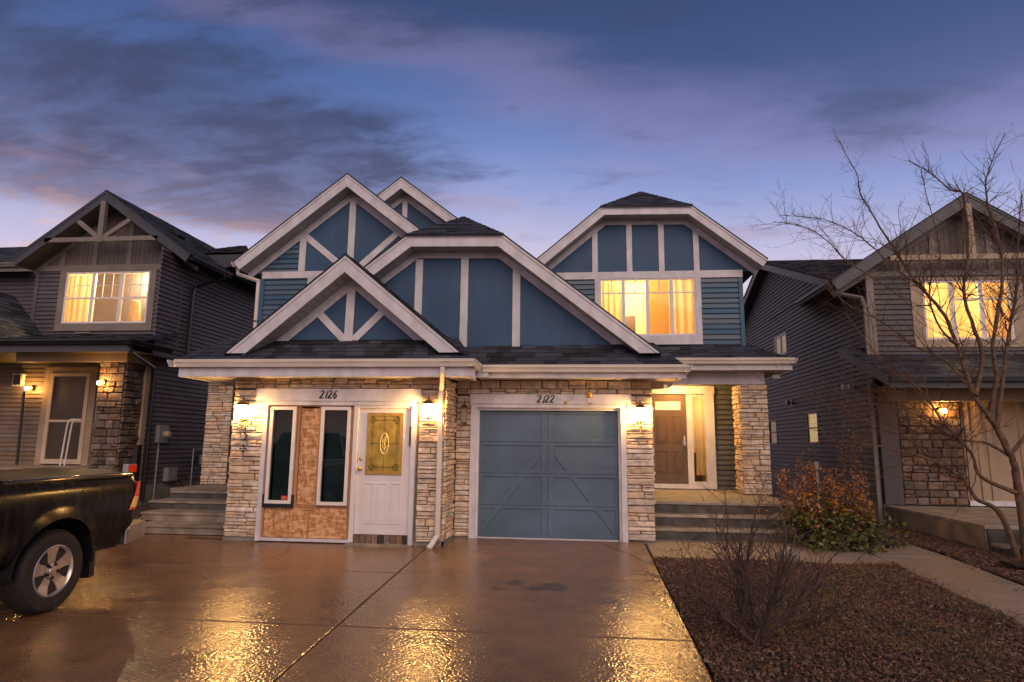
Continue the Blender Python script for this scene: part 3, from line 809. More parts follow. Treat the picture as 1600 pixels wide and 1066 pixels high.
# ---- ledgestone
pan = []
YA = -.77; YB = .03
pan.append(((-4.02, YA, 0), (1, 0, 0), (0, -1, 0), [(0, .60, .035, 2.42), (0, 3.60, 2.445, 2.62), (3.18, 3.60, .035, 2.42)]))
pan.append(((-.42, YA - .03, 0), (0, 1, 0), (1, 0, 0), [(0, .80, .035, 2.60)]))
pan.append(((-4.0, .6, 0), (0, -1, 0), (-1, 0, 0), [(0, 1.37, .035, 2.62)]))
pan.append(((-.38, YB, 0), (1, 0, 0), (0, -1, 0), [(0, .27, .02, 2.39), (0, 3.36, 2.42, 2.66), (2.905, 3.36, .02, 2.39)]))
pan.append(((2.95, YB, 0), (0, 1, 0), (1, 0, 0), [(0, .9, .6, 2.66)]))
pan.append(((5.12, 2.93, 0), (1, 0, 0), (0, -1, 0), [(0, .56, .59, 2.86)]))
pan.append(((5.14, 3.5, 0), (0, -1, 0), (-1, 0, 0), [(0, .57, .59, 2.86)]))
pan.append(((-6.76, 2.93, 0), (1, 0, 0), (0, -1, 0), [(0, .62, .59, 3.02)]))
veneer(H, pan, 'stone', 'stone', STONES, 21, 299)
MB().box(5.16, 5.66, 2.95, 3.5, .58, 2.87).build('pillar_core', 'mortar', H); MB().box(-6.74, -6.18, 2.95, 3.5, .58, 3.0).build('pillar_core', 'mortar', H)

# ---- left infill: frame, OSB, windows, door (unit 2126)
MB().box(-3.60, -.80, -.865, -.80, 2.235, 2.435).build('header_board', 'trim', H)
MB().box(-3.475, -.90, -.845, -.70, 2.165, 2.233).build('frame_board', 'trim', H)
MB().box(-3.46, -3.385, -.85, -.70, -.01, 2.164).build('frame_board', 'trim', H)
MB().box(-.945, -.875, -.85, -.70, -.03, 2.164).build('frame_board', 'trim', H)
MB().box(-1.915, -1.845, -.83, -.70, .0, 2.164).build('frame_board', 'whitep', H)
MB().box(-1.845, -.946, -.82, -.70, 2.125, 2.164).build('frame_board', 'whitep', H)
MB().box(-3.385, -1.916, -.815, -.70, -.01, .035).build('sill_board', 'trim', H)
yo = -.775
def osbp(x0, x1, z0, z1, y=yo): MB().box(x0 + .003, x1 - .003, y, y + .03, z0 + .003, z1 - .003).build('strand_board', 'osb', H)
osbp(-3.36, -2.93, .04, .52); osbp(-2.93, -2.615, .04, .52); osbp(-2.60, -1.94, .04, .52)
for z0, z1 in ((.56, 1.02), (1.02, 1.50), (1.50, 1.78), (1.78, 2.12)): osbp(-2.83, -2.51, z0, z1)
for x0, x1, z0, z1 in ((-3.384, -3.362, .035, 2.164), (-2.885, -2.835, .52, 2.14), (-2.515, -2.475, .52, 2.14), (-1.965, -1.917, .035, 2.14), (-2.616, -2.598, .035, .52)):
    MB().box(x0, x1, yo - .016, yo + .02, z0, z1).build('stud', 'wood', H)
MB().box(-3.36, -1.968, yo - .012, yo + .02, 2.142, 2.163).build('stud', 'wood', H); MB().box(-3.36, -1.968, yo - .012, yo + .02, .522, .556).build('stud', 'wood', H)
def infill_window(x0, x1, z0, z1, fw=.052):
    w = MB(); y = -.84
    w.box(x0, x1, y, -.765, z1 - fw, z1); w.box(x0, x1, y, -.765, z0, z0 + fw); w.box(x0, x0 + fw, y, -.765, z0 + fw, z1 - fw); w.box(x1 - fw, x1, y, -.765, z0 + fw, z1 - fw)
    f = w.build('window', 'vinyl', H)
    MB().box(x0 + fw, x1 - fw, y + .03, y + .036, z0 + fw, z1 - fw).build('pane', 'panedark', f)
    i = MB(); i.box(x0 + fw, x1 - fw, -.70, -.69, z0, z1); 
    for k in range(4):
        zz = z0 + (z1 - z0) * (.18 + k * .22); i.box(x0 + fw, x1 - fw, -.712, -.70, zz, zz + .02)
    i.build('dark_interior', 'darkroom', f); return f
w1 = infill_window(-3.345, -2.90, .575, 2.14); w2 = infill_window(-2.47, -1.97, .565, 2.14)
for a, b, c, d in ((-3.40, -2.865, .515, .60), (-3.40, -3.35, .60, .72), (-2.895, -2.865, .60, .72)):
    MB().box(a, b, -.832, -.80, c, d).build('membrane_strip', 'tape', H)
MB().box(-3.075, -2.975, -.815, -.811, .635, .70).build('sticker', 'red', w1); MB().box(-3.055, -3.00, -.819, -.816, .655, .68).build('sticker_print', 'osb', w1)
# white entry door
dr = MB().box(-1.842, -.948, -.775, -.735, .125, 2.123).build('door', 'whitep', H)
fr = MB(); gx0, gx1, gz0, gz1 = -1.70, -1.10, 1.06, 2.05
for a in ((gx0, gx1, gz1 - .05, gz1), (gx0, gx1, gz0, gz0 + .05), (gx0, gx0 + .05, gz0 + .05, gz1 - .05), (gx1 - .05, gx1, gz0 + .05, gz1 - .05)): fr.box(a[0], a[1], -.797, -.776, a[2], a[3])
fr.build('glass_frame', 'brass', dr)
MB().box(gx0 + .05, gx1 - .05, -.782, -.776, gz0 + .05, gz1 - .05).build('stained_glass', 'amberglass', dr)
ll = MB(); Yl = -.785; cxg = (gx0 + gx1) / 2; czg = (gz0 + gz1) / 2
def seg(mb, p, q, r=.0035): mb.tube([(p[0], Yl, p[1]), (q[0], Yl, q[1])], r, 4)
ix0, ix1, iz0, iz1 = gx0 + .10, gx1 - .10, gz0 + .12, gz1 - .12
seg(ll, (ix0, gz0 + .05), (ix0, gz1 - .05)); seg(ll, (ix1, gz0 + .05), (ix1, gz1 - .05)); seg(ll, (gx0 + .05, iz0), (gx1 - .05, iz0)); seg(ll, (gx0 + .05, iz1), (gx1 - .05, iz1))
seg(ll, (cxg, gz0 + .05), (cxg, gz1 - .05)); seg(ll, (gx0 + .05, czg), (gx1 - .05, czg))
for sx in (ix0, ix1):
    for sz in (iz0, iz1):
        r_ = .055; pts = [(sx - r_, sz), (sx, sz + r_), (sx + r_, sz), (sx, sz - r_)]
        for k in range(4): seg(ll, pts[k], pts[(k + 1) % 4], .005)
ll.build('lead_lines', 'leadline', dr)
gl = MB(); el = [(cxg + .068 * math.cos(a * math.pi / 14), Yl - .004, czg + .165 * math.sin(a * math.pi / 14)) for a in range(29)]
gl.tube(el, .006, 5)
for pts in ([(0, -.12), (.01, -.04), (-.01, .04), (.015, .12)], [(0, -.02), (.03, .02), (.02, .05), (.0, .03)], [(0, .04), (.035, .08), (.02, .11)], [(0, -.08), (-.03, -.04), (-.03, .0)], [(0, 0), (-.03, .03), (-.02, .07)], [(0, -.1), (.03, -.07), (.03, -.03)]):
    gl.tube([(cxg + a, Yl - .004, czg + b) for a, b in pts], .0035, 4)
gl.build('oval_motif', 'goldline', dr)
for xc in (-1.63, -1.41, -1.19):
    e = MB()
    x0, x1, z0, z1 = xc - .085, xc + .085, .29, .93
    for a in ((x0, x1, z1 - .02, z1), (x0, x1, z0, z0 + .02), (x0, x0 + .018, z0 + .02, z1 - .02), (x1 - .018, x1, z0 + .02, z1 - .02)): e.box(a[0], a[1], -.787, -.776, a[2], a[3])
    e.box(x0 + .035, x1 - .035, -.782, -.776, z0 + .04, z1 - .04)
    e.build('door_panel', 'whitep', dr, bevel=.004)
for z in (1.15, 1.305): MB().lathe([(.028, 0), (.03, -.012), (.018, -.02), (.022, -.045), (.03, -.06), (.012, -.07)] if z < 1.2 else [(.028, 0), (.028, -.018), (.012, -.026)], (-1.785, -.776, z), 'y', 14).build('knob' if z < 1.2 else 'deadbolt', 'brass', dr, smooth=True)
MB().box(-.985, -.95, -.82, -.776, 1.52, 1.83).build('hinge_cover', 'bronze', dr)
for k in range(9): 
    a = -1.845 + k * .1; MB().box(a + .004, a + .094, -.80, -.70, -.02, .118).build('brick', 'brick', H)
MB().box(-1.93, -.86, -.95, -.80, -.04, -.012).build('threshold', 'step', H)

# ---- garage door 2122
MB().box(-.13, 2.62, -.075, -.03, 2.25, 2.415).build('header_board', 'trim', H)
for a in ((-.115, -.02, -.02, 2.245), (2.44, 2.53, -.03, 2.245)): MB().box(a[0], a[1], -.06, .06, a[2], a[3]).build('frame_board', 'trim', H)
MB().box(-.115, 2.53, -.058, .06, 2.185, 2.245).build('frame_board', 'trim', H)
MB().box(-.02, .025, .0, .14, -.02, 2.185).box(2.40, 2.44, .0, .14, -.02, 2.185).box(.025, 2.40, .0, .14, 2.14, 2.185).build('door_stop', 'trim', H)
gd = MB().box(.02, 2.41, .125, .14, .01, 2.14).build('garage_door', 'door_blue', H)
secs = [(.015, .54), (.545, 1.07), (1.075, 1.60), (1.605, 2.135)]
for si, (z0, z1) in enumerate(secs):
    s = MB(); s.box(.025, 2.40, .095, .124, z0, z1); yy0, yy1 = .078, .0945
    e = .055
    s.box(.025, 2.40, yy0, yy1, z1 - e, z1); s.box(.025, 2.40, yy0, yy1, z0, z0 + e)
    for (a, b) in ((.025, .085), (1.10, 1.205), (1.212, 1.317), (2.34, 2.40)): s.box(a, b, yy0, yy1, z0 + e, z1 - e)
    if si < 3:
        for sg in (1, -1):
            f = lambda x: x if sg > 0 else 2.42 - x
            p = [(f(1.10), 1.52), (f(1.10), 1.37), (f(.085), .06), (f(.085), .21)]
            q = clip(clip(p, 0, 1, z1 - e), 0, -1, -(z0 + e))
            if len(q) > 2 and area(q) > .0005: s.pxz(q, yy0 + .001, yy1)
    s.build('door_section', 'door_blue', gd, bevel=.003)
MB().box(.02, 2.41, .06, .13, -.012, .012).build('weather_strip', 'trim', gd)

# ---- numerals
def numerals(txt, x, z, y, h, parent):
    G = {'2': [[(.02, .78), (.10, .95), (.30, 1.0), (.48, .88), (.48, .70), (.34, .48), (.15, .26), (.0, .06), (.06, .02), (.20, .09), (.36, .02), (.52, .0), (.56, .12)]],
         '1': [[(.30, 1.0), (.24, .6), (.18, .2), (.10, -.06)]],
         'J': [[(.34, 1.0), (.28, .6), (.22, .15), (.12, -.08), (.02, -.05)]],
         '6': [[(.56, .92), (.40, 1.0), (.22, .84), (.08, .52), (.03, .22), (.14, .02), (.32, .02), (.46, .20), (.46, .40), (.34, .52), (.18, .44), (.07, .28)]]}
    for ch in txt:
        mb = MB()
        for st in G[ch]:
            P = [Vector((x + (a + b * .16) * h * .85, y, z + b * h)) for a, b in st]
            # smooth
            Q = []
            for i in range(len(P) - 1):
                for t in (0, .34, .67):
                    p0, p1, p2, p3 = P[max(i - 1, 0)], P[i], P[i + 1], P[min(i + 2, len(P) - 1)]
                    Q.append(.5 * ((2 * p1) + (-p0 + p2) * t + (2 * p0 - 5 * p1 + 4 * p2 - p3) * t * t + (-p0 + 3 * p1 - 3 * p2 + p3) * t ** 3))
            Q.append(P[-1]); n = len(Q)
            mb.tube(Q, [h * (.055 + .05 * math.sin(math.pi * i / (n - 1)) ** 1.5) for i in range(n)], 6)
        mb.build('numeral', 'concol', parent)
        x += h * (.42 if ch in '1J' else .72)
numerals('2126', -2.50, 2.28, -.868, .122, H)
numerals('2J22', 1.035, 2.275, -.078, .118, H)

# ---- small gable A over unit 2126
pa = [(-4.02, 2.955), (-2.06, 4.59), (-.08, 2.945)]
f0, f1 = gable(H, pa, -1.2, -.76, 2.3, .205, 'trim', 'soffit', zmin=2.985, base=3.25, shingle_sides=('R',), seed=4)
wp = clip([(f0[0][0], 3.20), f0[1], (f0[2][0], 3.20)], 0, -1, -3.20)
tri = clip([f0[0], f0[1], f0[2]], 0, -1, -3.2)
def L2(p, q): return (p, q)
panels(H, tri, -.76, 'blue', [((-2.10, 3), (-2.10, 5)), ((-2.10, 3.26), (-2.75, 3.95)), ((-2.10, 3.26), (-1.42, 3.95))])
trimbar(H, (-2.10, 3.22), (-2.085, 4.25), .145, -.76)
trimbar(H, (-2.06, 3.15), (-2.70, 3.79), .125, -.762, t=.024); trimbar(H, (-2.12, 3.15), (-1.48, 3.79), .125, -.764, t=.018)

# ---- clipped gable B over garage 2122
pb = [(-2.55, 4.19), (-1.253, 5.187), (.434, 5.155), (3.10, 3.05)]
f0, f1 = gable(H, pb, -.4, 0, 4, .20, 'trim', 'soffit', apex=(-.44, .6, 5.84), friez=.105, base=3.28, zmin=3.075, seed=9, xclip=(-2.55, 3.2), shingle_sides=())
poly = [(-2.0, 3.24), (-2.0, f0[0][1] + .25), f0[1], f0[2], (2.86, 3.24)]
poly = [(-1.98, 3.24)] + [(-1.98, f0[0][1] + (f0[1][1] - f0[0][1]) * (-1.98 - f0[0][0]) / (f0[1][0] - f0[0][0]))] + [f0[1], f0[2]]
k = (f0[3][1] - f0[2][1]) / (f0[3][0] - f0[2][0]); poly.append((f0[2][0] + (3.24 - f0[2][1]) / k, 3.24))
panels(H, poly, 0, 'blue', [((-1.12, 2), (-1.12, 6)), ((-.285, 2), (-.285, 6)), ((.652, 2), (.652, 6))])
for x, zt in ((-1.12, 4.86), (-.285, 4.87), (.652, 4.75)): trimbar(H, (x, 3.24), (x, zt), .135, 0)

# ---- tall gable C (upper left)
pc = [(-5.85, 5.475), (-3.353, 7.443), (-.9, 5.51)]
f0, f1 = gable(H, pc, 2.0, 2.4, 9.6, .215, 'trim', 'soffit', friez=.13, seed=12)
for a, b, c in ((-5.3, -3.1, 1),):
    s = MB(); siding(s, clip([f0[0], f0[1], f0[2]], 1, 0, -4.41), lambda u, d, z: (u, 2.42 - d, z)); s.build('siding', 'bluesid', H, kind='stuff')
s = MB(); siding(s, [(-5.36, 3.0), (-5.36, 5.20), (-3.0, 5.20), (-3.0, 3.0)], lambda u, d, z: (u, 2.42 - d, z)); s.build('siding', 'bluesid', H, kind='stuff')
tri = clip(clip([f0[0], f0[1], f0[2]], -1, 0, 4.45), 0, -1, -5.28)
panels(H, tri, 2.4, 'blue', [((-3.33, 3), (-3.33, 8)), ((-3.3, 5.35), (-4.4, 6.24)), ((-3.3, 5.35), (-2.26, 6.24))])
trimbar(H, (-3.33, 5.3), (-3.33, 7.05), .15, 2.4)
trimbar(H, (-4.455, 5.30), (-4.455, 6.30), .15, 2.4); trimbar(H, (-4.44, 6.20), (-3.58, 5.50), .14, 2.402, t=.026); trimbar(H, (-2.22, 6.24), (-3.15, 5.40), .14, 2.402, t=.026)
MB().box(-5.37, -2.0, 2.365, 2.398, 5.19, 5.345).build('trim_board', 'trim', H)
trimbar(H, (-4.22, 4.2), (-4.22, 5.19), .15, 2.4)
MB().box(-5.40, -5.30, 2.36, 2.42, 3.0, 5.19).build('corner_board', 'bluesid', H)
s = MB(); siding(s, [(2.45, 3.0), (9.5, 3.0), (9.5, 5.35), (2.45, 5.35)], lambda u, d, z: (-5.34 - d, u, z)); s.build('siding', 'bluesid', H, kind='stuff')
gutter_y(H, 2.02, 9.6, -5.93, 5.50, -1)
downspout(H, [(-5.86, 2.2, 5.40), (-5.84, 2.2, 5.26), (-5.42, 2.33, 5.12), (-5.42, 2.33, 4.2), (-5.42, 2.33, 3.4)])

# ---- rear gable D
pd = [(-4.33, 6.94), (-2.717, 8.20), (-1.10, 6.955)]
f0, f1 = gable(H, pd, 4.0, 4.4, 9.7, .215, 'trim', 'soffit', friez=.13, seed=14)
tri = [f0[0], f0[1], f0[2]]
panels(H, tri, 4.4, 'blue', [((-2.70, 3), (-2.70, 9))])
trimbar(H, (-2.70, 6.9), (-2.70, 7.85), .13, 4.4)
MB().box(-4.1, -1.35, 4.45, 9.5, 5.6, 6.99).build('dormer_body', 'mortar', H)
MB().box(-4.1, -1.35, 4.40, 4.44, 5.6, 6.93).build('panel', 'blue', H)

# ---- upper right wall E with lit window (unit 2122)
pe = [(.72, 5.44), (2.26, 6.715), (4.178, 6.685), (5.72, 5.45)]
f0, f1 = gable(H, pe, 2.5, 2.9, 9, .175, 'trim', 'soffit', apex=(3.22, 3.62, 7.46), friez=.105, seed=16)
poly = clip([f0[0], f0[1], f0[2], f0[3]], 0, -1, -5.30)
panels(H, poly, 2.9, 'blue', [((2.115, 3), (2.115, 8)), ((2.872, 3), (2.872, 8)), ((3.57, 3), (3.57, 8)), ((4.32, 3), (4.32, 8))])
for x, zt in ((2.115, 6.30), (2.872, 6.47), (3.57, 6.455), (4.32, 6.25)): trimbar(H, (x, 5.34), (x, zt), .12, 2.9)
MB().box(1.2, 5.28, 2.862, 2.898, 5.185, 5.345).build('trim_board', 'trim', H)
WX0, WX1, WZ0, WZ1 = 2.215, 4.27, 3.915, 5.185
s = MB(); siding(s, [(1.2, 3.60), (1.2, 5.19), (5.24, 5.19), (5.24, 3.60)], lambda u, d, z: (u, 2.92 - d, z), holes=[(WX0, WX1, WZ0, WZ1)]); s.build('siding', 'bluesid', H, kind='stuff')
MB().box(5.19, 5.275, 2.86, 2.92, 3.6, 5.186).build('corner_board', 'bluesid', H)
s = MB(); siding(s, [(2.95, 3.0), (9.5, 3.0), (9.5, 5.35), (2.95, 5.35)], lambda u, d, z: (5.24 + d, u, z)); s.build('siding', 'bluesid', H, kind='stuff')
ew = MB().box(WX0 - .11, WX0, 2.855, 2.93, WZ0, WZ1).box(WX1, WX1 + .12, 2.855, 2.93, WZ0, WZ1).box(WX0 - .11, WX1 + .12, 2.853, 2.93, WZ0 - .20, WZ0).build('window', 'trim', H)
xs = [WX0, 2.725, 3.245, 3.765, WX1]
for i in range(4):
    a, b = xs[i], xs[i + 1]; f = MB(); e = .038 if 0 < i < 4 else .034
    f.box(a, a + e, 2.875, 2.93, WZ0, WZ1); f.box(b - e, b, 2.875, 2.93, WZ0, WZ1); f.box(a + e, b - e, 2.875, 2.93, WZ0, WZ0 + e); f.box(a + e, b - e, 2.875, 2.93, WZ1 - .03, WZ1)
    f.box(a + e, b - e, 2.89, 2.91, WZ1 - .335, WZ1 - .305); f.box((a + b) / 2 - .012, (a + b) / 2 + .012, 2.89, 2.91, WZ1 - .305, WZ1 - .03)
    fo = f.build('sash', 'vinyl', ew); MB().box(a + e, b - e, 2.912, 2.918, WZ0 + e, WZ1 - .03).build('pane', 'pane', ew)
room(ew, WX0 - .3, WX1 + .35, 2.95, 4.9, 3.6, 5.6, 175, (2.95, 4.0, 5.25))
for nm, x0, x1, fo in (('c', WX0 - .05, 2.76, 5), ('c', 3.74, WX1 + .1, 4)): curtain(ew, x0, x1, 3.08, 3.75, 5.25, fo)
MB().box(2.9, 3.15, 4.86, 4.895, 4.3, 4.75).build('picture_frame', 'doorbr', ew)
MB().box(3.27, 3.74, 3.16, 3.175, 3.7, 5.2).build('blind', 'blind', ew)

# ---- skirt roofs and gutters
def skirt(x0, x1, y0, z0, y1, z1, xl=None, xr=None, seed=1):
    a = xl if xl is not None else x0; b = xr if xr is not None else x1
    P = [(x0, y0, z0), (x1, y0, z0), (b, y1, z1), (a, y1, z1)]
    MB().prism([Vector(p) for p in P], (0, .0, -.05)).build('roof_deck', 'shingle', H)
    s = MB(); shingles(s, P, ex=.125, seed=seed); s.build('skirt_shingles', 'shingle', H, kind='stuff')
skirt(-4.86, .10, -1.25, 2.86, -.70, 3.30, xl=-4.2, xr=-.25, seed=31)
skirt(-.02, 3.46, -.45, 2.86, .06, 3.31, xl=-.45, xr=3.02, seed=33)
# left return and right return of the left bay eave
P = [(-4.86, 2.2, 2.86), (-4.86, -1.25, 2.86), (-4.2, -.70, 3.30), (-4.2, 2.2, 3.30)]
MB().prism([Vector(p) for p in P], (0, 0, -.05)).build('roof_deck', 'shingle', H); s = MB(); shingles(s, P, ex=.125, seed=35); s.build('skirt_shingles', 'shingle', H, kind='stuff')
P = [(.10, -1.25, 2.86), (.10, -.3, 2.86), (-.42, -.3, 3.30), (-.42, -.9, 3.30)]
MB().prism([Vector(p) for p in P], (0, 0, -.05)).build('roof_deck', 'shingle', H); s = MB(); shingles(s, P, ex=.125, seed=36); s.build('skirt_shingles', 'shingle', H, kind='stuff')
gutter_x(H, -4.80, .15, -1.33, 2.868, fbot=2.60); gutter_y(H, -1.33, -.53, .15, 2.868, 1); gutter_y(H, -1.33, 1.9, -4.92, 2.868, -1)
gutter_x(H, .16, 3.50, -.57, 2.862, fbot=2.655); gutter_y(H, -.57, 1.6, 3.56, 2.862, 1)
MB().box(.0, .028, -1.20, -.44, 2.60, 2.84).box(-4.79, -4.76, -1.20, 1.9, 2.60, 2.85).box(3.38, 3.41, -.44, 1.6, 2.655, 2.85).build('fascia_board', 'trim', H)
MB().box(.03, .24, -.50, -.455, 2.66, 2.85).build('fascia_board', 'trim', H)
# soffits under eaves
s = MB(); x = -4.76
while x < -.01: s.box(x + .003, x + .132, -1.18, -.80, 2.612, 2.625); x += .135
x = .03
while x < 3.36: s.box(x + .003, x + .132, -.42, .03, 2.668, 2.68); x += .135
y = -1.1
while y < -.45: s.box(-.42, -.0, max(y, -.80) + .003, y + .13, 2.628, 2.64) if y + .13 > -.8 else None; y += .135
s.box(-4.76, -4.02, -.80, 1.9, 2.612, 2.625)
s.box(-4.76, .0, -1.18, -.80, 2.63, 2.64); s.box(.03, 3.38, -.42, .03, 2.684, 2.69); s.box(-.42, 0, -.8, .03, 2.645, 2.655); s.box(3.0, 3.38, .03, 1.9, 2.668, 2.68)
s.build('soffit', 'soffit', H, kind='stuff')
downspout(H, [(-.37, -1.25, 2.76), (-.37, -1.25, 2.66), (-.46, -.90, 2.42), (-.46, -.90, .15), (-.53, -.97, .02), (-.555, -1.02, -.015)])

# porch right
P = [(3.2, 2.45, 3.35), (6.05, 2.45, 3.35), (5.35, 2.95, 3.72), (3.2, 2.95, 3.72)]
MB().prism([Vector(p) for p in P], (0, 0, -.05)).build('roof_deck', 'shingle', H); s = MB(); shingles(s, P, ex=.125, seed=41); s.build('skirt_shingles', 'shingle', H, kind='stuff')
P = [(6.05, 2.45, 3.35), (6.05, 6.5, 3.35), (5.35, 6.5, 3.72), (5.35, 2.95, 3.72)]
MB().prism([Vector(p) for p in P], (0, 0, -.05)).build('roof_deck', 'shingle', H); s = MB(); shingles(s, P, ex=.125, seed=42); s.build('skirt_shingles', 'shingle', H, kind='stuff')
gutter_x(H, 3.3, 6.10, 2.36, 3.355, fbot=3.12); gutter_y(H, 2.37, 6.5, 6.16, 3.355, 1)
MB().box(6.0, 6.03, 2.5, 6.5, 3.12, 3.33).build('fascia_board', 'trim', H)
s = MB(); y = 2.52
while y < 2.9: s.box(3.3, 6.0, y + .003, y + .124, 3.125, 3.14); y += .127
s.box(3.3, 6.0, 2.52, 6.4, 3.142, 3.15); s.build('soffit', 'soffit', H, kind='stuff')
MB().box(3.0, 5.64, 2.91, 3.05, 2.865, 3.12).build('beam', 'trim', H); MB().box(5.46, 5.645, 3.05, 4.2, 2.865, 3.12).build('beam', 'trim', H)
MB().box(2.98, 5.6, 3.05, 4.2, 3.05, 3.10).build('porch_ceiling', 'trim', H)
# porch left
P = [(-7.15, 2.45, 3.35), (-4.2, 2.45, 3.35), (-4.2, 2.95, 3.72), (-6.45, 2.95, 3.72)]
MB().prism([Vector(p) for p in P], (0, 0, -.05)).build('roof_deck', 'shingle', H); s = MB(); shingles(s, P, ex=.125, seed=43); s.build('skirt_shingles', 'shingle', H, kind='stuff')
gutter_x(H, -7.20, -4.9, 2.36, 3.355, fbot=3.12); MB().box(-7.1, -4.0, 2.5, 4.2, 3.02, 3.12).build('porch_ceiling', 'soffit', H)

# ---- entry door 2122
yD = 4.2
s = MB(); siding(s, [(4.83, .58), (4.83, 3.05), (5.6, 3.05), (5.6, .58)], lambda u, d, z: (u, 4.25 - d, z)); siding(s, [(2.96, 2.92), (2.96, 3.05), (4.83, 3.05), (4.83, 2.92)], lambda u, d, z: (u, 4.25 - d, z)); s.build('siding', M('grey_green_siding', (.11, .115, .11), .5, .1, 3, isl=.08), H, kind='stuff')
MB().box(4.62, 4.83, yD - .05, yD + .05, .60, 2.75).box(2.96, 4.85, yD - .055, yD + .05, 2.752, 2.93).box(2.96, 3.44, yD - .05, yD + .05, .60, 2.75).build('door_trim', 'trim', H)
MB().box(3.44, 4.62, yD - .03, yD + .06, .60, .70).build('threshold', 'trim', H)
MB().box(4.21, 4.345, yD - .03, yD + .05, .70, 2.75).build('frame_board', 'trim', H)
dr = MB().box(3.44, 4.205, yD, yD + .045, .705, 2.74).build('door', 'doorbr', H)
for (x0, x1) in ((3.52, 3.76), (3.90, 4.12)):
    for (z0, z1) in ((.95, 1.45), (1.62, 2.25)):
        e = MB(); t = .018
        for a in ((x0, x1, z1 - t, z1), (x0, x1, z0, z0 + t), (x0, x0 + t, z0 + t, z1 - t), (x1 - t, x1, z0 + t, z1 - t)): e.box(a[0], a[1], yD - .012, yD - .001, a[2], a[3])
        e.box(x0 + .045, x1 - .045, yD - .01, yD - .001, z0 + .045, z1 - .045); e.build('door_panel', 'doorbr', dr, bevel=.004)
tf = MB(); 
for a in ((3.50, 4.08, 2.55, 2.575), (3.50, 4.08, 2.375, 2.40)): tf.box(a[0], a[1], yD - .02, yD - .001, a[2], a[3])
for x in (3.50, 3.64, 3.785, 3.93, 4.06): tf.box(x, x + .02, yD - .02, yD - .001, 2.40, 2.55)
tf.build('lite_frame', 'trim', dr); MB().box(3.52, 4.06, yD - .012, yD - .004, 2.40, 2.55).build('pane', 'door_frost', dr)
MB().box(4.13, 4.165, yD - .03, yD - .001, 1.55, 1.78).box(4.09, 4.19, yD - .05, yD - .03, 1.60, 1.62).build('handle', 'alloy', dr)
sl = MB().box(4.345, 4.62, yD - .01, yD + .03, 2.70, 2.75).box(4.345, 4.62, yD - .01, yD + .03, .70, .76).build('sidelight', 'trim', H)
MB().box(4.35, 4.615, yD, yD + .006, .76, 2.70).build('pane', 'pane', sl)
room(sl, 4.25, 4.9, yD + .07, yD + 1.5, .62, 2.9, 30, (4.5, yD + .7, 2.5))
curtain(sl, 4.42, 4.66, yD + .12, .9, 2.75, 3, amp=.02); MB().box(4.5, 4.75, yD + 1.2, yD + 1.4, .62, 1.4).build('hall_table', 'doorbr', sl)
# deck & steps
for k in range(3):
    y0 = .32 + .31 * k; z1 = .193 * (k + 1)
    MB().box(2.97, 5.60 - .0 * k, y0 - .02, (y0 + .335 if k < 2 else 4.3), z1 - .045, z1).build('step_tread', 'step', H, bevel=.006)
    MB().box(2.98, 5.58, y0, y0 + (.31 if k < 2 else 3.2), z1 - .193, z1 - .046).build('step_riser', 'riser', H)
for k in range(4):
    y0 = -.45 + .55 * k; z1 = .145 * (k + 1); xl = (-5.85, -6.1, -6.35, -6.3)[k]
    MB().box(xl - .02, -4.06, y0 - .02, (y0 + .57 if k < 3 else 4.3), z1 - .04, z1).build('step_tread', 'step', H, bevel=.006)
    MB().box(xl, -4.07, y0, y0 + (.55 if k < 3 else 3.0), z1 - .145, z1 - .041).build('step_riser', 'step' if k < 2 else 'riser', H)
MB().box(-6.8, -6.3, 1.9, 4.3, .53, .575).box(-6.78, -6.32, 1.92, 4.2, 0, .53).build('porch_slab', 'step', H)

# ---- wrought hook and bracket left on the stone
hk = MB(); hk.tube([(-3.75, -.85, 1.80), (-3.76, -.86, 1.74)], .006, 5); hk.tube([(-3.80, -.86, 1.70), (-3.745, -.87, 1.705), (-3.71, -.87, 1.66), (-3.735, -.87, 1.60), (-3.79, -.86, 1.575)], [.007, .011, .013, .011, .007], 6)
tag(hk.build('plant_hook', 'black'), 'small black curved hook fixed to the stone under the leftmost lantern', 'hook')
kn = thing('hose_bracket', 'black four-knob bracket on the stone below the curved hook', 'bracket', (-3.76, -.85, 1.45))
for dx, dz in ((0, .05), (-.045, 0), (.04, 0), (0, -.055)): MB().lathe([(.008, 0), (.014, -.02), (.018, -.03), (.010, -.042)], (-3.76 + dx, -.84, 1.45 + dz), 'y', 8).build('knob', 'black', kn)
MB().tube([(-3.80, -.85, 1.45), (-3.72, -.85, 1.45)], .005, 5).build('bar', 'black', kn)

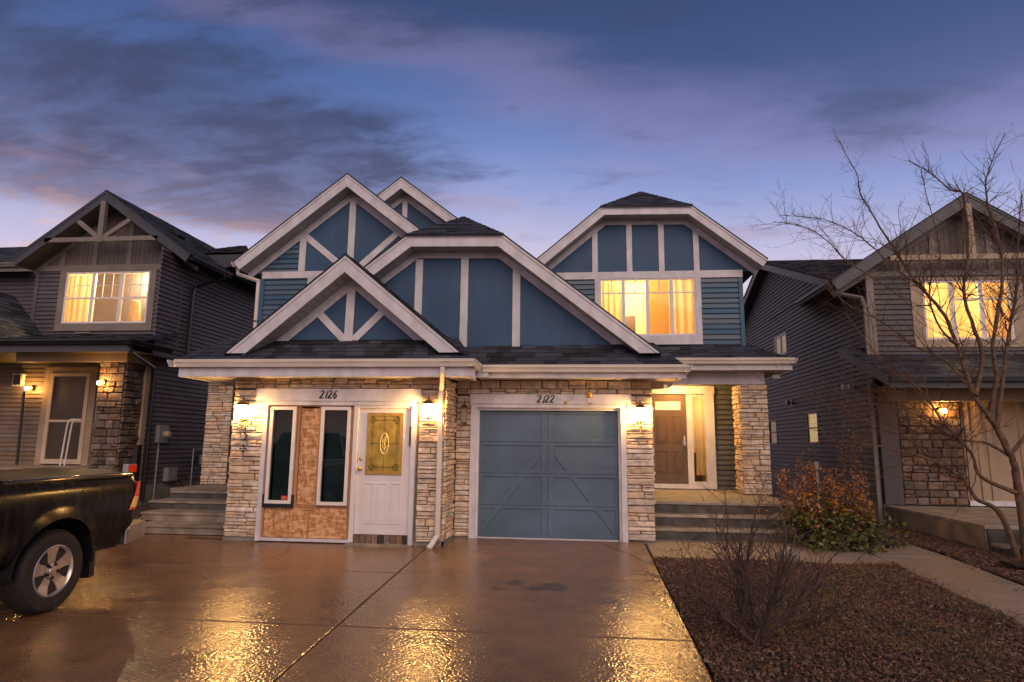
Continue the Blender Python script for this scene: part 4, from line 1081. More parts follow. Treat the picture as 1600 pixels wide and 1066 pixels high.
# ================================================================== LANTERNS
def make_lantern(label, lit, group):
    t = thing('wall_lantern', label, 'lantern', (0, 0, 0), group)
    MB().box(-.045, .045, -.018, 0, -.14, .14).build('backplate', 'bronze', t)
    MB().tube([(0, -.01, .08), (0, -.06, .16), (0, -.10, .20), (0, -.125, .19), (0, -.13, .15)], .009, 6).build('arm', 'bronze', t, smooth=True)
    MB().tube([(0, -.10 + .028 * math.cos(a * .52), .205 + .028 * math.sin(a * .52)) for a in range(13)], .006, 6).build('finial_ring', 'black', t, smooth=True)
    cap = MB(); cap.add([(-.095, -.225, .10), (.095, -.225, .10), (.095, -.035, .10), (-.095, -.035, .10), (-.03, -.16, .155), (.03, -.16, .155), (.03, -.10, .155), (-.03, -.10, .155)], [(3, 2, 1, 0), (4, 5, 6, 7), (0, 1, 5, 4), (1, 2, 6, 5), (2, 3, 7, 6), (3, 0, 4, 7)])
    cap.box(-.1, .1, -.23, -.03, .088, .0995); cap.build('cap', 'bronze', t)
    gl_ = MB(); a, b = .078, .062
    gl_.add([(-b, -.13 - b, -.115), (b, -.13 - b, -.115), (b, -.13 + b, -.115), (-b, -.13 + b, -.115), (-a, -.13 - a, .088), (a, -.13 - a, .088), (a, -.13 + a, .088), (-a, -.13 + a, .088)], [(3, 2, 1, 0), (4, 5, 6, 7), (0, 1, 5, 4), (1, 2, 6, 5), (2, 3, 7, 6), (3, 0, 4, 7)])
    gl_.build('glass', 'litglass' if lit else 'dimglass', t)
    br = MB()
    for sx in (-1, 1):
        for sy in (-1, 1): br.tube([(sx * b * 1.03, -.13 + sy * b * 1.03, -.115), (sx * a * 1.03, -.13 + sy * a * 1.03, .088)], .005, 4)
    br.tube([(0, -.13 - b * 1.03, -.115), (0, -.13 - a * 1.03, .088)], .003, 4)
    br.build('corner_bars', 'bronze', t)
    MB().box(-.072, .072, -.202, -.058, -.13, -.116).box(-.02, .02, -.15, -.11, -.15, -.13).build('base', 'bronze', t)
    return t
gp = 'black-and-bronze lanterns on the stone wall'
l0 = make_lantern('lit lantern on the far left stone pier beside the boarded opening', True, gp); l0.location = (-3.785, -.815, 2.06)
l1 = copy_tree(l0); l1['label'] = 'lit lantern between the white stained-glass door and the downspout'; l1.location = (-.655, -.815, 2.09)
l2 = copy_tree(l0); l2['label'] = 'lit lantern on the stone pier right of the blue garage door'; l2.location = (2.76, -.015, 2.09)
l3 = make_lantern('unlit lantern in the recessed corner left of the garage door', False, gp); l3.location = (-.225, -.015, 2.06); l3.rotation_euler.z = .0
for k in l3.children: k.scale = (.62, .62, 1.15)
pl_ = thing('porch_light', 'small round ceiling light of the right-hand porch', 'light', (4.0, 3.5, 3.05))
MB().lathe([(.17, 0), (.17, -.03), (.15, -.035)], (4.0, 3.5, 3.05), 'z', 20).build('base', 'bronze', pl_); MB().lathe([(.15, -.035), (.145, -.07), (.09, -.105), (.01, -.115)], (4.0, 3.5, 3.05), 'z', 20).build('glass', 'litglass', pl_)

# ornaments on header
bf = thing('wire_ornament', 'wire dragonfly ornament with brass body beside the numerals 2122', 'ornament', (1.52, -.09, 2.30))
MB().lathe([(.0, -.02), (.03, -.012), (.036, 0), (.03, .012), (.0, .02)], (1.52, -.095, 2.275), 'x', 10).build('body', 'brass', bf)
for sx in (-1, 1):
    MB().tube([(1.52, -.09, 2.29), (1.52 + sx * .07, -.09, 2.36), (1.52 + sx * .13, -.09, 2.385), (1.52 + sx * .12, -.09, 2.33), (1.52, -.09, 2.285)], .003, 5).build('wing', 'alloy', bf)
bh = thing('hanging_ornament', 'little brass bird feeder ornament hanging over the garage header', 'ornament', (1.92, -.1, 2.44))
MB().tube([(1.92, -.06, 2.50), (1.92, -.10, 2.52), (1.92, -.12, 2.49)], .012, 6).build('hook', 'black', bh)
MB().lathe([(.015, .0), (.05, -.03), (.055, -.05), (.045, -.06), (.04, -.10), (.05, -.115)], (1.92, -.12, 2.47), 'z', 12).build('roof', 'brass', bh)
MB().box(1.885, 1.955, -.15, -.09, 2.27, 2.35).build('feeder_tray', 'whitep', bh)
cam_ = thing('security_camera', 'small bullet security camera under the eave right of the garage', 'camera', (3.2, -.25, 2.66))
MB().tube([(3.38, -.2, 2.665), (3.30, -.22, 2.60), (3.22, -.26, 2.565)], .014, 6).build('bracket', 'gutter', cam_); MB().tube([(3.25, -.25, 2.58), (3.16, -.32, 2.53)], .04, 12).build('housing', 'meter', cam_)
fl = thing('corner_floodlight', 'small floodlight under the right porch eave corner', 'light', (5.85, 2.9, 3.1))
MB().tube([(5.85, 2.9, 3.11), (5.85, 2.85, 3.05)], .02, 6).build('bracket', 'gutter', fl); MB().box(5.78, 5.92, 2.80, 2.88, 2.98, 3.05).build('head', 'gutter', fl)
vt = MB().box(3.1, 3.32, 2.55, 2.72, 3.46, 3.52); vt.build('roof_vent', 'black', H)

# ================================================================== LEFT NEIGHBOUR
HL = thing('left_house', 'plum grey siding house with truss gable and lit window, left of the duplex', 'house')
XL = -8.6
MB().box(-14.8, XL - .03, 5.7, 16, 0, 6.6).box(-14.8, -9.4, 4.55, 5.7, .6, 3.9).build('wall_core', 'sidl', HL)
s = MB()
siding(s, [(3.42, .55), (3.42, 6.35), (16, 6.35), (16, .55)], lambda u, d, z: (XL + d, u, z)); s.build('siding', 'sidl', HL, kind='stuff')
MB().box(XL - .2, XL + .005, 3.35, 16, -.1, .55).build('foundation', 'found', HL)
# upper front bay
HX0, HX1, HZ0, HZ1 = -11.87, -9.47, 4.57, 5.97
s = MB(); siding(s, [(-12.70, 3.9), (-12.70, 6.0), (XL, 6.0), (XL, 3.9)], lambda u, d, z: (u, 4.32 - d, z), holes=[(HX0, HX1, HZ0, HZ1)]); s.build('siding', 'sidl', HL, kind='stuff')
MB().box(XL - .09, XL + .035, 4.26, 4.34, 3.9, 6.0).build('corner_board', 'sidl', HL); MB().box(-12.76, -12.66, 4.27, 4.34, 3.9, 6.0).build('corner_board', 'sidl', HL)
MB().box(-12.75, XL + .012, 4.262, 4.30, 6.0, 6.15).build('trim_board', 'trimdk', HL)
MB().box(XL - .01, XL + .03, 4.34, 5.6, 5.95, 6.2).build('trim_board', 'trimdk', HL)
lw = MB().box(HX0 - .17, HX0, 4.265, 4.34, HZ0, HZ1).box(HX1, HX1 + .17, 4.265, 4.34, HZ0, HZ1).box(HX0 - .17, HX1 + .17, 4.263, 4.34, HZ0 - .20, HZ0).box(HX0 - .17, HX1 + .17, 4.263, 4.34, HZ1, HZ1 + .028).build('window', 'trimdk', HL)
wdt = (HX1 - HX0) / 3
for i in range(3):
    a = HX0 + wdt * i; b = a + wdt; f = MB(); e = .05; zm = HZ0 + .66
    f.box(a, a + e, 4.28, 4.33, HZ0, HZ1); f.box(b - e, b, 4.28, 4.33, HZ0, HZ1); f.box(a + e, b - e, 4.28, 4.33, HZ0, HZ0 + e); f.box(a + e, b - e, 4.28, 4.33, HZ1 - e, HZ1); f.box(a + e, b - e, 4.28, 4.33, zm, zm + .045)
    for k in (1, 2): f.box(a + wdt * k / 3 - .009, a + wdt * k / 3 + .009, 4.30, 4.315, zm + .045, HZ1 - e)
    f.box(a + e, b - e, 4.30, 4.315, (zm + HZ1) / 2 - .009, (zm + HZ1) / 2 + .009)
    f.build('sash', 'vinyl', lw); MB().box(a + e, b - e, 4.317, 4.322, HZ0 + e, HZ1 - e).build('pane', 'pane', lw)
room(lw, HX0 - .3, HX1 + .3, 4.36, 6.6, 3.95, 6.3, 420, (-10.3, 5.4, 6.0))
MB().box(-9.9, -9.5, 6.55, 6.595, 4.9, 5.5).build('picture_frame', 'doorbr', lw)
curtain(lw, -12.0, -11.35, 4.55, 4.1, 5.95, 4, amp=.02)
cb = MB(); cb.lathe([(.02, 0), (.16, 0), (.17, .25), (.12, .75), (.10, .78)], (-10.5, 5.2, 4.6), 'z', 14); cb.build('table_lamp', M('beige_lampshade', (.50, .33, .18), .7, .2, 6), lw)
# gable wall, truss
plh = [(-12.98, 6.165), (-10.53, 7.955), (-8.03, 6.19)]
f0, f1 = gable(HL, plh, 3.7, 4.3, 9.0, .195, 'slatefascia', 'soffitdk', friez=.10, frmat='trimdk', seed=51, shingle_sides=('R',), zmin=5.9)
tri = clip([f0[0], f0[1], f0[2]], 0, -1, -6.14)
x = min(p[0] for p in tri)
bb = MB()
while x < max(p[0] for p in tri):
    q = clip(clip(tri, 1, 0, x + .118), -1, 0, -x)
    if len(q) > 2 and area(q) > 1e-4: bb.pxz(q, 4.285, 4.31)
    x += .125
bb.pxz(tri, 4.312, 4.33); bb.build('board_siding', 'board', HL, kind='stuff')
for x, zt in ((-12.02, 6.70), (-11.1, 7.2), (-10.12, 7.5), (-9.10, 6.80)):
    if zt > 0: trimbar(HL, (x, 6.14), (x, zt), .13, 4.285, 'trimdk')
Yt = 3.80
trimbar(HL, (-12.12, 6.68), (-8.96, 6.68), .115, Yt, 'trimdk', t=.10, name='truss_beam')
trimbar(HL, (-10.56, 6.60), (-10.56, 7.70), .14, Yt - .005, 'trimdk', t=.11, name='truss_post')
trimbar(HL, (-10.62, 6.72), (-11.28, 7.22), .11, Yt - .003, 'trimdk', t=.09, name='truss_brace'); trimbar(HL, (-10.50, 6.72), (-9.78, 7.20), .11, Yt - .003, 'trimdk', t=.09, name='truss_brace')
gutter_y(HL, 3.75, 5.6, -7.96, 6.20, 1, 'darkmetal'); 
downspout(HL, [(-8.02, 5.3, 6.10), (-8.05, 5.3, 6.0), (-8.50, 4.75, 5.62), (-8.52, 4.72, 5.4), (-8.53, 4.70, 3.75)], 'darkmetal', .085)
MB().prism([(XL, 5.6, 6.30), (-7.55, 5.6, 6.55), (-7.55, 5.6, 6.78), (-9.6, 5.6, 6.78), (-9.6, 5.6, 6.30)], (0, .05, 0)).build('fascia_board', 'slatefascia', HL)
MB().prism([(-9.6, 5.6, 6.80), (-7.5, 5.6, 6.80), (-7.5, 16, 6.80), (-9.6, 16, 6.80)], (0, 0, .04)).build('roof_deck', 'shingle', HL)
MB().box(-8.6, -7.55, 5.66, 16, 6.5, 6.52).build('soffit', 'soffitdk', HL)
s = MB(); P = [(-9.6, 5.6, 6.84), (-7.5, 5.6, 6.84), (-9.3, 8.6, 8.0), (-9.6, 8.6, 8.0)]
MB().prism([Vector(p) for p in P], (0, 0, -.04)).build('roof_deck', 'shingle', HL); shingles(s, P, seed=52); s.build('slope_shingles', 'shingle', HL, kind='stuff')
# vents on the slope
for (x, y) in ((-9.3, 4.9), (-9.35, 6.4)):
    z = 7.955 - .705 * (x + 10.53) + .03
    MB().prism([(x - .16, y - .15, z + .17), (x + .16, y - .15, z - .06), (x + .16, y + .15, z - .06), (x - .16, y + .15, z + .17)], (.04, 0, .06)).build('roof_vent', 'black', HL)
# left part of the house: recessed wall and its roof, porch hip roof
s = MB(); siding(s, [(-16, 3.9), (-16, 6.3), (-12.7, 6.3), (-12.7, 3.9)], lambda u, d, z: (u, 5.05 - d, z)); s.build('siding', 'sidl', HL, kind='stuff')
P = [(-17, 4.45, 6.35), (-12.6, 4.45, 6.35), (-12.6, 7.5, 8.1), (-17, 7.5, 8.1)]
P = [(-17, 4.45, 6.30), (-13.2, 4.45, 6.30), (-14.9, 6.4, 7.4), (-17, 6.4, 7.4)]
MB().prism([Vector(p) for p in P], (0, 0, -.05)).build('roof_deck', 'shingle', HL); s = MB(); shingles(s, P, seed=53); s.build('slope_shingles', 'shingle', HL, kind='stuff')
gutter_x(HL, -17, -12.9, 4.36, 6.31, 'trimdk', fbot=6.08, fmat='trimdk')
for sd__, P in ((54, [(-16, 2.05, 3.80), (-11.95, 2.05, 3.80), (-13.35, 3.7, 5.34), (-16, 3.7, 5.34)]), (57, [(-11.95, 2.05, 3.80), (-11.95, 4.3, 3.80), (-13.35, 4.3, 5.34), (-13.35, 3.7, 5.34)])):
    MB().prism([Vector(p) for p in P], (0, 0, -.05)).build('roof_deck', 'shingle', HL); s = MB(); shingles(s, P, seed=sd__); s.build('slope_shingles', 'shingle', HL, kind='stuff')
P = [(-16, 2.05, 3.74), (XL + .5, 2.05, 3.74), (XL + .05, 4.3, 4.28), (-16, 4.3, 4.28)]
MB().prism([Vector(p) for p in P], (0, 0, -.05)).build('roof_deck', 'shingle', HL); s = MB(); shingles(s, P, seed=55); s.build('skirt_shingles', 'shingle', HL, kind='stuff')
gutter_x(HL, -16, XL + .45, 1.96, 3.77, 'darkmetal', fbot=3.50, fmat='slatefascia')
gutter_y(HL, 1.96, 3.5, XL + .52, 3.77, 1, 'darkmetal')
MB().box(-16, XL + .4, 2.1, 4.5, 3.53, 3.55).build('soffit', 'soffitdk', HL)
MB().box(-11.4, XL + .01, 2.58, 2.72, 3.34, 3.53).build('beam', 'tanwall', HL); MB().box(XL - .12, XL + .012, 2.72, 3.4, 3.34, 3.53).build('beam', 'tanwall', HL)
# column in field stone
pan = [((-9.30, 2.68, 0), (1, 0, 0), (0, -1, 0), [(0, .64, .3, 3.34)]), ((XL - .06, 2.66, 0), (0, 1, 0), (1, 0, 0), [(0, .62, .3, 3.34)])]
MB().box(-9.28, XL - .08, 2.70, 3.3, .2, 3.34).build('column_core', 'fieldmortar', HL)
veneer(HL, pan, 'stone', 'fieldstone', FSTONES, 61, 290, gap=.012, hmin=.13, hmax=.2, wmin=.15, wmax=.36, split=.12)
MB().box(XL - .07, XL + .02, 3.28, 3.42, .4, 3.34).build('corner_board', 'tanwall', HL)
downspout(HL, [(XL + .42, 2.1, 3.62), (XL + .40, 2.15, 3.50), (XL + .09, 3.40, 3.30), (XL + .08, 3.47, 3.1), (XL + .08, 3.47, .2)], 'darkmetal', .09)
# porch: wall with siding, storm door, floor
s = MB(); siding(s, [(-16, .9), (-16, 3.53), (-12.2, 3.53), (-12.2, .9)], lambda u, d, z: (u, 4.42 - d, z)); siding(s, [(-10.72, .9), (-10.72, 3.53), (-9.2, 3.53), (-9.2, .9)], lambda u, d, z: (u, 4.42 - d, z)); siding(s, [(-12.2, 3.42), (-12.2, 3.53), (-10.72, 3.53), (-10.72, 3.42)], lambda u, d, z: (u, 4.42 - d, z))
s.build('siding', M('tan_siding', (.20, .15, .105), .55, .12, 3, isl=.1), HL, kind='stuff')
MB().box(-12.2, -12.02, 4.35, 4.45, .9, 3.42).box(-10.90, -10.72, 4.35, 4.45, .9, 3.42).box(-12.02, -10.90, 4.352, 4.45, 3.26, 3.42).build('door_trim', 'tanwall', HL)
sdn = MB().box(-12.02, -11.92, 4.33, 4.42, .93, 3.26).box(-11.0, -10.90, 4.33, 4.42, .93, 3.26).box(-11.92, -11.0, 4.33, 4.42, 3.18, 3.26).box(-11.92, -11.0, 4.33, 4.42, 1.99, 2.05).box(-11.92, -11.0, 4.33, 4.42, .93, 1.05).build('storm_door', M('cream_storm_frame', (.55, .45, .34), .45, .08, 4), HL)
MB().box(-11.92, -11.0, 4.37, 4.38, 2.05, 3.18).box(-11.92, -11.0, 4.37, 4.38, 1.05, 1.99).build('pane', 'stormglass', sdn)
MB().box(-16, XL - .02, 2.5, 4.4, .70, .90).build('porch_slab', 'step', HL); MB().box(-16, XL - .05, 2.55, 4.4, -.1, .70).build('porch_foundation', 'found', HL)
tl = thing('handrail', 'pale tube handrail standing before the left neighbour storm door', 'railing', (-11.05, 3.9, .9))
for dx in (0, .12): MB().tube([(-11.17 + dx, 4.0, .9), (-11.10 + dx, 4.0, 1.9), (-11.07 + dx, 4.0, 2.02), (-11.0 + dx, 4.0, 2.05), (-10.85 + dx, 4.0, 2.05)], .02, 8).build('tube_rail', 'whitep', tl, smooth=True)
def bulb_lamp(label, x, y, z):
    t = thing('porch_lamp', label, 'lamp', (x, y, z), 'small bare-bulb porch lamps')
    MB().lathe([(.05, 0), (.05, -.02), (.02, -.03)], (x, y + .13, z + .02), 'y', 12).build('backplate', 'brass', t)
    MB().tube([(x, y + .11, z + .02), (x, y + .05, z - .06), (x, y, z - .06)], .01, 6).build('arm', 'brass', t)
    MB().lathe([(.005, -.045), (.035, -.03), (.045, 0), (.035, .03), (.005, .045)], (x, y, z), 'z', 14).build('bulb', 'bulb', t, smooth=True)
    MB().lathe([(.03, -.075), (.035, -.05), (.02, -.045)], (x, y, z), 'z', 10).build('socket', 'brass', t)
bulb_lamp('glowing bare-bulb lamp on the stone column left of the duplex', -9.14, 2.48, 2.84)
bulb_lamp('glowing lamp on top of the thin post at far left', -12.52, 4.18, 2.85)
ps = MB().tube([(-12.50, 4.16, .9), (-12.56, 4.16, 2.76)], .035, 8); tag(ps.build('lamp_post', 'darkmetal'), 'thin dark post under the far left glowing lamp', 'post')
mbx = thing('mailbox', 'small white-framed mailbox on the far left porch wall', 'mailbox', (-12.93, 4.33, 3.1))
MB().box(-13.05, -12.78, 4.28, 4.38, 2.92, 3.24).build('box_frame', 'whitep', mbx); MB().box(-13.01, -12.82, 4.262, 4.279, 2.95, 3.21).build('flap', 'black', mbx)
MB().box(-11.15, -10.75, 3.95, 4.1, 4.245, 4.285).build('window_planter', 'trimdk', HL)
# side utilities
um = thing('electric_meter', 'grey electric meter with conduit on the left neighbour side wall', 'meter', (XL + .02, 3.95, 1.7))
MB().box(XL + .018, XL + .14, 3.80, 4.15, 1.50, 1.92).build('meter_box', 'meter', um); MB().lathe([(.085, 0), (.085, .09), (.06, .12), (.02, .125)], (XL + .14, 4.03, 1.70), 'x', 16).build('meter_glass', 'dimglass', um)
MB().tube([(XL + .06, 3.92, 1.5), (XL + .06, 3.92, .1)], .022, 8).build('conduit', 'meter', um)
gm = thing('gas_meter', 'grey gas meter with bent pipes beside the left stone pillar', 'meter', (XL + .1, 5.8, 1.0))
MB().lathe([(.02, -.15), (.12, -.13), (.13, -.02), (.13, .12), (.02, .14)], (XL + .16, 5.75, 1.05), 'z', 14).build('body', 'meter', gm)
MB().tube([(XL + .12, 5.75, 1.18), (XL + .12, 5.75, 1.32), (XL + .12, 5.3, 1.34), (XL + .12, 5.3, .2)], .02, 8).build('pipe', 'meter', gm); MB().tube([(XL + .12, 6.0, 1.2), (XL + .12, 6.0, 1.34), (XL + .03, 6.1, 1.34)], .02, 8).build('pipe', 'meter', gm)
ub = thing('utility_cabinet', 'small grey cabinet low on the left neighbour foundation', 'cabinet', (XL + .1, 4.4, .7)); MB().box(XL + .02, XL + .16, 4.25, 4.62, .55, .88).build('body', 'meter', ub); MB().box(XL + .161, XL + .17, 4.28, 4.42, .58, .85).box(XL + .161, XL + .17, 4.44, 4.59, .58, .85).build('door', 'meter', ub)
cb_ = MB(); cb_.tube([(XL + .1, 5.0 + .12 * math.cos(a * .5), .55 + .15 * math.sin(a * .5)) for a in range(13)], .012, 6); tag(cb_.build('hose_coil', 'rubber'), 'coiled dark hose hanging on the left neighbour foundation', 'hose')

# ================================================================== RIGHT NEIGHBOUR
HR = thing('right_house', 'brown grey siding house with gable and lit window behind the bare tree', 'house')
XR = 8.0
rp = [(3.32, .42), (3.32, 5.2), (4.6, 5.30), (10.2, 7.32), (16.5, 5.1), (16.5, .42)]
s = MB(); wins = [(6.62, 7.45, 1.64, 2.49), (10.2, 11.05, 1.62, 2.40), (8.78, 9.95, 4.35, 4.98)]
siding(s, rp, lambda u, d, z: (XR - d, u, z), holes=wins); s.build('siding', 'sidr', HR, kind='stuff')
MB().box(XR + .10, XR + 6, 5.8, 16, 0, 5.1).box(8.3, 12, 3.9, 5.8, 0, 3.5).build('wall_core', 'sidr', HR)
MB().box(XR - .015, XR + .2, 3.25, 16.5, -.15, .415).build('foundation', 'found', HR)
def sidewin(y0, y1, z0, z1, lit, slider=False):
    w = MB(); e = .05
    w.box(XR - .035, XR + .05, y0, y0 + e, z0, z1); w.box(XR - .035, XR + .05, y1 - e, y1, z0, z1); w.box(XR - .035, XR + .05, y0 + e, y1 - e, z0, z0 + e); w.box(XR - .035, XR + .05, y0 + e, y1 - e, z1 - e, z1)
    if slider: w.box(XR - .03, XR + .04, (y0 + y1) / 2 - .03, (y0 + y1) / 2 + .03, z0 + e, z1 - e)
    else: w.box(XR - .03, XR + .04, y0 + e, y1 - e, (z0 + z1) / 2 - .015, (z0 + z1) / 2 + .015)
    wo = w.build('window', 'black' if not slider else 'whitep', HR)
    MB().box(XR + .0, XR + .006, y0 + e, y1 - e, z0 + e, z1 - e).build('pane', 'pane', wo)
    bk = MB().box(XR + .009, XR + .016, y0 + .02, y1 - .02, z0 + .02, z1 - .02)
    bk.build('blind', M('lit_blind', (.5, .36, .16), .7, .2, 3, emit=(1, .62, .22), es=.55 * lit), wo)
sidewin(*wins[0], 1.0); sidewin(*wins[1], .12); sidewin(*wins[2], .35, True)
# rakes of the main roof on the side
def rake(y0, z0, y1, z1, w=.2):
    p = [(y0, z0), (y1, z1), (y1, z1 - w), (y0, z0 - w)]
    MB().pyz(p, 7.68, 7.73).build('fascia_board', 'trimdk', HR)
    MB().pyz([(y0, z0 - w + .02), (y1, z1 - w + .02), (y1, z1 - w + .04), (y0, z0 - w + .04)], 7.73, 8.02).build('soffit', 'soffitdk', HR)
rake(4.3, 5.42, 10.2, 7.56); rake(10.2, 7.56, 16.6, 5.2)
P = [(7.66, 4.25, 5.42), (16, 4.25, 5.42), (16, 10.2, 7.58), (7.66, 10.2, 7.58)]
MB().prism([Vector(p) for p in P], (0, 0, .03)).build('roof_deck', 'shingle', HR); s = MB(); P = [(a, b, c + .032) for a, b, c in P]; shingles(s, [(7.66, 4.25, 5.452), (12, 4.25, 5.452), (12, 10.2, 7.612), (7.66, 10.2, 7.612)], seed=71); s.build('slope_shingles', 'shingle', HR, kind='stuff')
P = [(7.66, 16.7, 5.2), (16, 16.7, 5.2), (16, 10.2, 7.58), (7.66, 10.2, 7.58)]; MB().prism([Vector(p) for p in P], (0, 0, .03)).build('roof_deck', 'shingle', HR)
# front bay upper
RX0, RX1, RZ0, RZ1 = 9.37, 11.14, 3.85, 5.14
s = MB(); siding(s, [(XR, 3.5), (XR, 5.25), (12.6, 5.25), (12.6, 3.5)], lambda u, d, z: (u, 3.32 - d, z), holes=[(RX0 - .25, RX1 - .25, RZ0, RZ1)]); s.build('siding', 'sidr', HR, kind='stuff')
sh = -.25
RX0 += sh; RX1 += sh
rw = MB().box(RX0 - .24, RX0, 3.27, 3.34, RZ0, RZ1).box(RX1, RX1 + .24, 3.27, 3.34, RZ0, RZ1).box(RX0 - .24, RX1 + .24, 3.268, 3.34, RZ0 - .16, RZ0).box(RX0 - .24, RX1 + .24, 3.268, 3.34, RZ1, RZ1 + .07).build('window', 'tanwall', HR)
wdt = (RX1 - RX0) / 3
for i in range(3):
    a = RX0 + wdt * i; b = a + wdt; f = MB(); e = .045
    f.box(a, a + e, 3.285, 3.335, RZ0, RZ1); f.box(b - e, b, 3.285, 3.335, RZ0, RZ1); f.box(a + e, b - e, 3.285, 3.335, RZ0, RZ0 + e); f.box(a + e, b - e, 3.285, 3.335, RZ1 - e, RZ1)
    if i: f.box(a + e, b - e, 3.29, 3.33, RZ0 + .86, RZ0 + .90)
    f.build('sash', 'vinyl', rw); MB().box(a + e, b - e, 3.322, 3.327, RZ0 + e, RZ1 - e).build('pane', 'pane', rw)
room(rw, RX0 - .3, RX1 + .3, 3.36, 5.6, 3.5, 5.5, 175, (9.8, 4.5, 5.15)); curtain(rw, 9.0, 9.35, 3.5, 3.6, 5.2, 3); curtain(rw, 10.45, 11.0, 3.5, 3.6, 5.2, 4)
MB().box(XR - .02, 12.6, 3.262, 3.30, 5.25, 5.36).build('trim_board', 'trimdk', HR)
MB().box(XR - .03, XR + .12, 3.26, 3.34, 3.5, 5.25).build('corner_board', 'trimdk', HR)
prh = [(7.12, 5.06), (9.99, 6.945), (12.86, 5.06)]
f0, f1 = gable(HR, prh, 2.9, 3.3, 7.5, .215, 'slatefascia', 'soffitdk', friez=.11, frmat='trimdk', seed=73, zmin=4.9)
tri = clip([f0[0], f0[1], f0[2]], 0, -1, -5.34); bb = MB(); x = min(p[0] for p in tri)
while x < max(p[0] for p in tri):
    q = clip(clip(tri, 1, 0, x + .118), -1, 0, -x)
    if len(q) > 2 and area(q) > 1e-4: bb.pxz(q, 3.285, 3.31)
    x += .125
bb.pxz(tri, 3.312, 3.33); bb.build('board_siding', 'board', HR, kind='stuff')
for x, zt in ((8.75, 5.9), (9.4, 6.2), (10.55, 6.2), (11.2, 5.9)): trimbar(HR, (x, 5.34), (x, zt), .12, 3.285, 'trimdk')
trimbar(HR, (8.35, 5.56), (11.6, 5.56), .11, 3.0, 'tanwall', t=.1, name='truss_beam'); trimbar(HR, (9.99, 5.5), (9.99, 6.72), .14, 2.995, 'tanwall', t=.11, name='truss_post')
gutter_y(HR, 2.95, 5.0, 7.05, 5.08, -1, 'darkmetal')
downspout(HR, [(7.12, 3.1, 4.98), (7.3, 3.15, 4.86), (7.86, 3.28, 4.78), (7.93, 3.30, 4.6), (7.93, 3.30, 3.55)], 'trimdk', .08)
downspout(HR, [(7.93, 3.32, 2.9), (7.93, 3.32, .0)], 'trimdk', .09)
# porch roof, fascia, beam
P = [(7.6, 1.75, 2.93), (13, 1.75, 2.93), (13, 3.35, 3.56), (7.6, 3.35, 3.56)]
MB().prism([Vector(p) for p in P], (0, 0, -.05)).build('roof_deck', 'shingle', HR); s = MB(); shingles(s, P, ex=.14, seed=75); s.build('skirt_shingles', 'shingle', HR, kind='stuff')
MB().pyz([(1.75, 2.93), (3.9, 3.78), (3.9, 3.60), (1.75, 2.75)], 7.55, 7.60).build('fascia_board', 'slatefascia', HR)
MB().pyz([(3.35, 3.50), (3.9, 3.72), (3.9, 3.77), (3.35, 3.55)], 7.6, 8.0).build('roof_deck', 'shingle', HR)
gutter_x(HR, 7.6, 13, 1.63, 2.93, 'slatefascia', fbot=2.70, fmat='slatefascia'); MB().box(7.6, 13, 1.8, 3.3, 2.72, 2.74).build('soffit', 'soffitdk', HR)
MB().box(8.0, 13, 2.55, 2.7, 2.50, 2.72).build('beam', 'tanwall', HR)
pan = [((8.38, 3.24, 0), (1, 0, 0), (0, -1, 0), [(0, 1.22, .42, 2.72)])]
MB().box(8.0, 9.62, 3.26, 3.5, .4, 2.72).build('column_core', 'fieldmortar', HR)
veneer(HR, pan, 'stone', 'fieldstone', FSTONES, 81, 290, gap=.010, hmin=.12, hmax=.19, wmin=.15, wmax=.36, split=.15)
MB().box(8.0, 8.37, 3.20, 3.26, .42, 2.72).build('corner_board', 'sidr', HR)
gdr = MB().box(9.66, 13, 3.30, 3.34, .42, 2.72).build('panel_wall', 'tanwall', HR)
for x in (9.70, 9.93, 10.12, 10.75, 10.98, 11.5): MB().box(x, x + .09, 3.27, 3.299, .46, 2.66).build('panel_batten', 'tanwall', gdr)
MB().box(9.66, 13, 3.262, 3.299, .42, .52).build('panel_sill', 'trim', gdr)
bulb_lamp('glowing bulb lamp on the brown stone wall behind the bare tree', 9.22, 3.05, 2.33)
# deck
MB().box(8.0, 13, -.05, 3.24, .34, .40).build('porch_slab', 'step', HR, bevel=.006)
MB().box(8.02, 8.6, -.02, 3.22, -.15, .338).box(8.6, 13, .0, 3.2, -.2, .338).build('porch_foundation', M('pale_concrete', (.26, .21, .165), .7, .2, 3, .3, 40), HR)
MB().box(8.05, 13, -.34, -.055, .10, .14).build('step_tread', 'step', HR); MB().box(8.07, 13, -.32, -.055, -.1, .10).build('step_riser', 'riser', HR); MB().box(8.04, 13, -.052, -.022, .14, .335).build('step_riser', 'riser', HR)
gb = thing('green_bin', 'dark green bin standing beside the right-hand steps near the tree', 'bin', (8.55, -.55, 0))
MB().box(8.38, 8.72, -.72, -.40, -.05, .42).build('body', 'greenp', gb, bevel=.02); MB().box(8.36, 8.74, -.74, -.38, .42, .46).build('lid', 'bin', gb, bevel=.01)
def spot(label, y, z, body='whitep'):
    t = thing('side_light', label, 'light', (XR - .05, y, z))
    MB().box(XR - .05, XR - .02, y - .07, y + .07, z - .06, z + .06).build('base', body, t)
    MB().lathe([(.02, 0), (.06, -.04), (.075, -.12), (.07, -.13)], (XR - .06, y, z - .01), 'x', 14).build('head', body, t)
spot('twin grey vent hood on the right neighbour side wall', 8.6, 2.85, 'meter'); spot('white dome light near the front corner of the right neighbour wall', 4.5, 2.96)
tp = MB().tube([(6.25, 1.95, -.05), (6.25, 1.95, 1.15)], .022, 10).lathe([(.03, 0), (.045, .03), (.045, .14), (.02, .17)], (6.25, 1.95, 1.13), 'z', 12); tag(tp.build('garden_stake', 'meter'), 'grey capped stake light standing behind the rusty bush', 'stake')
rk = MB(); 
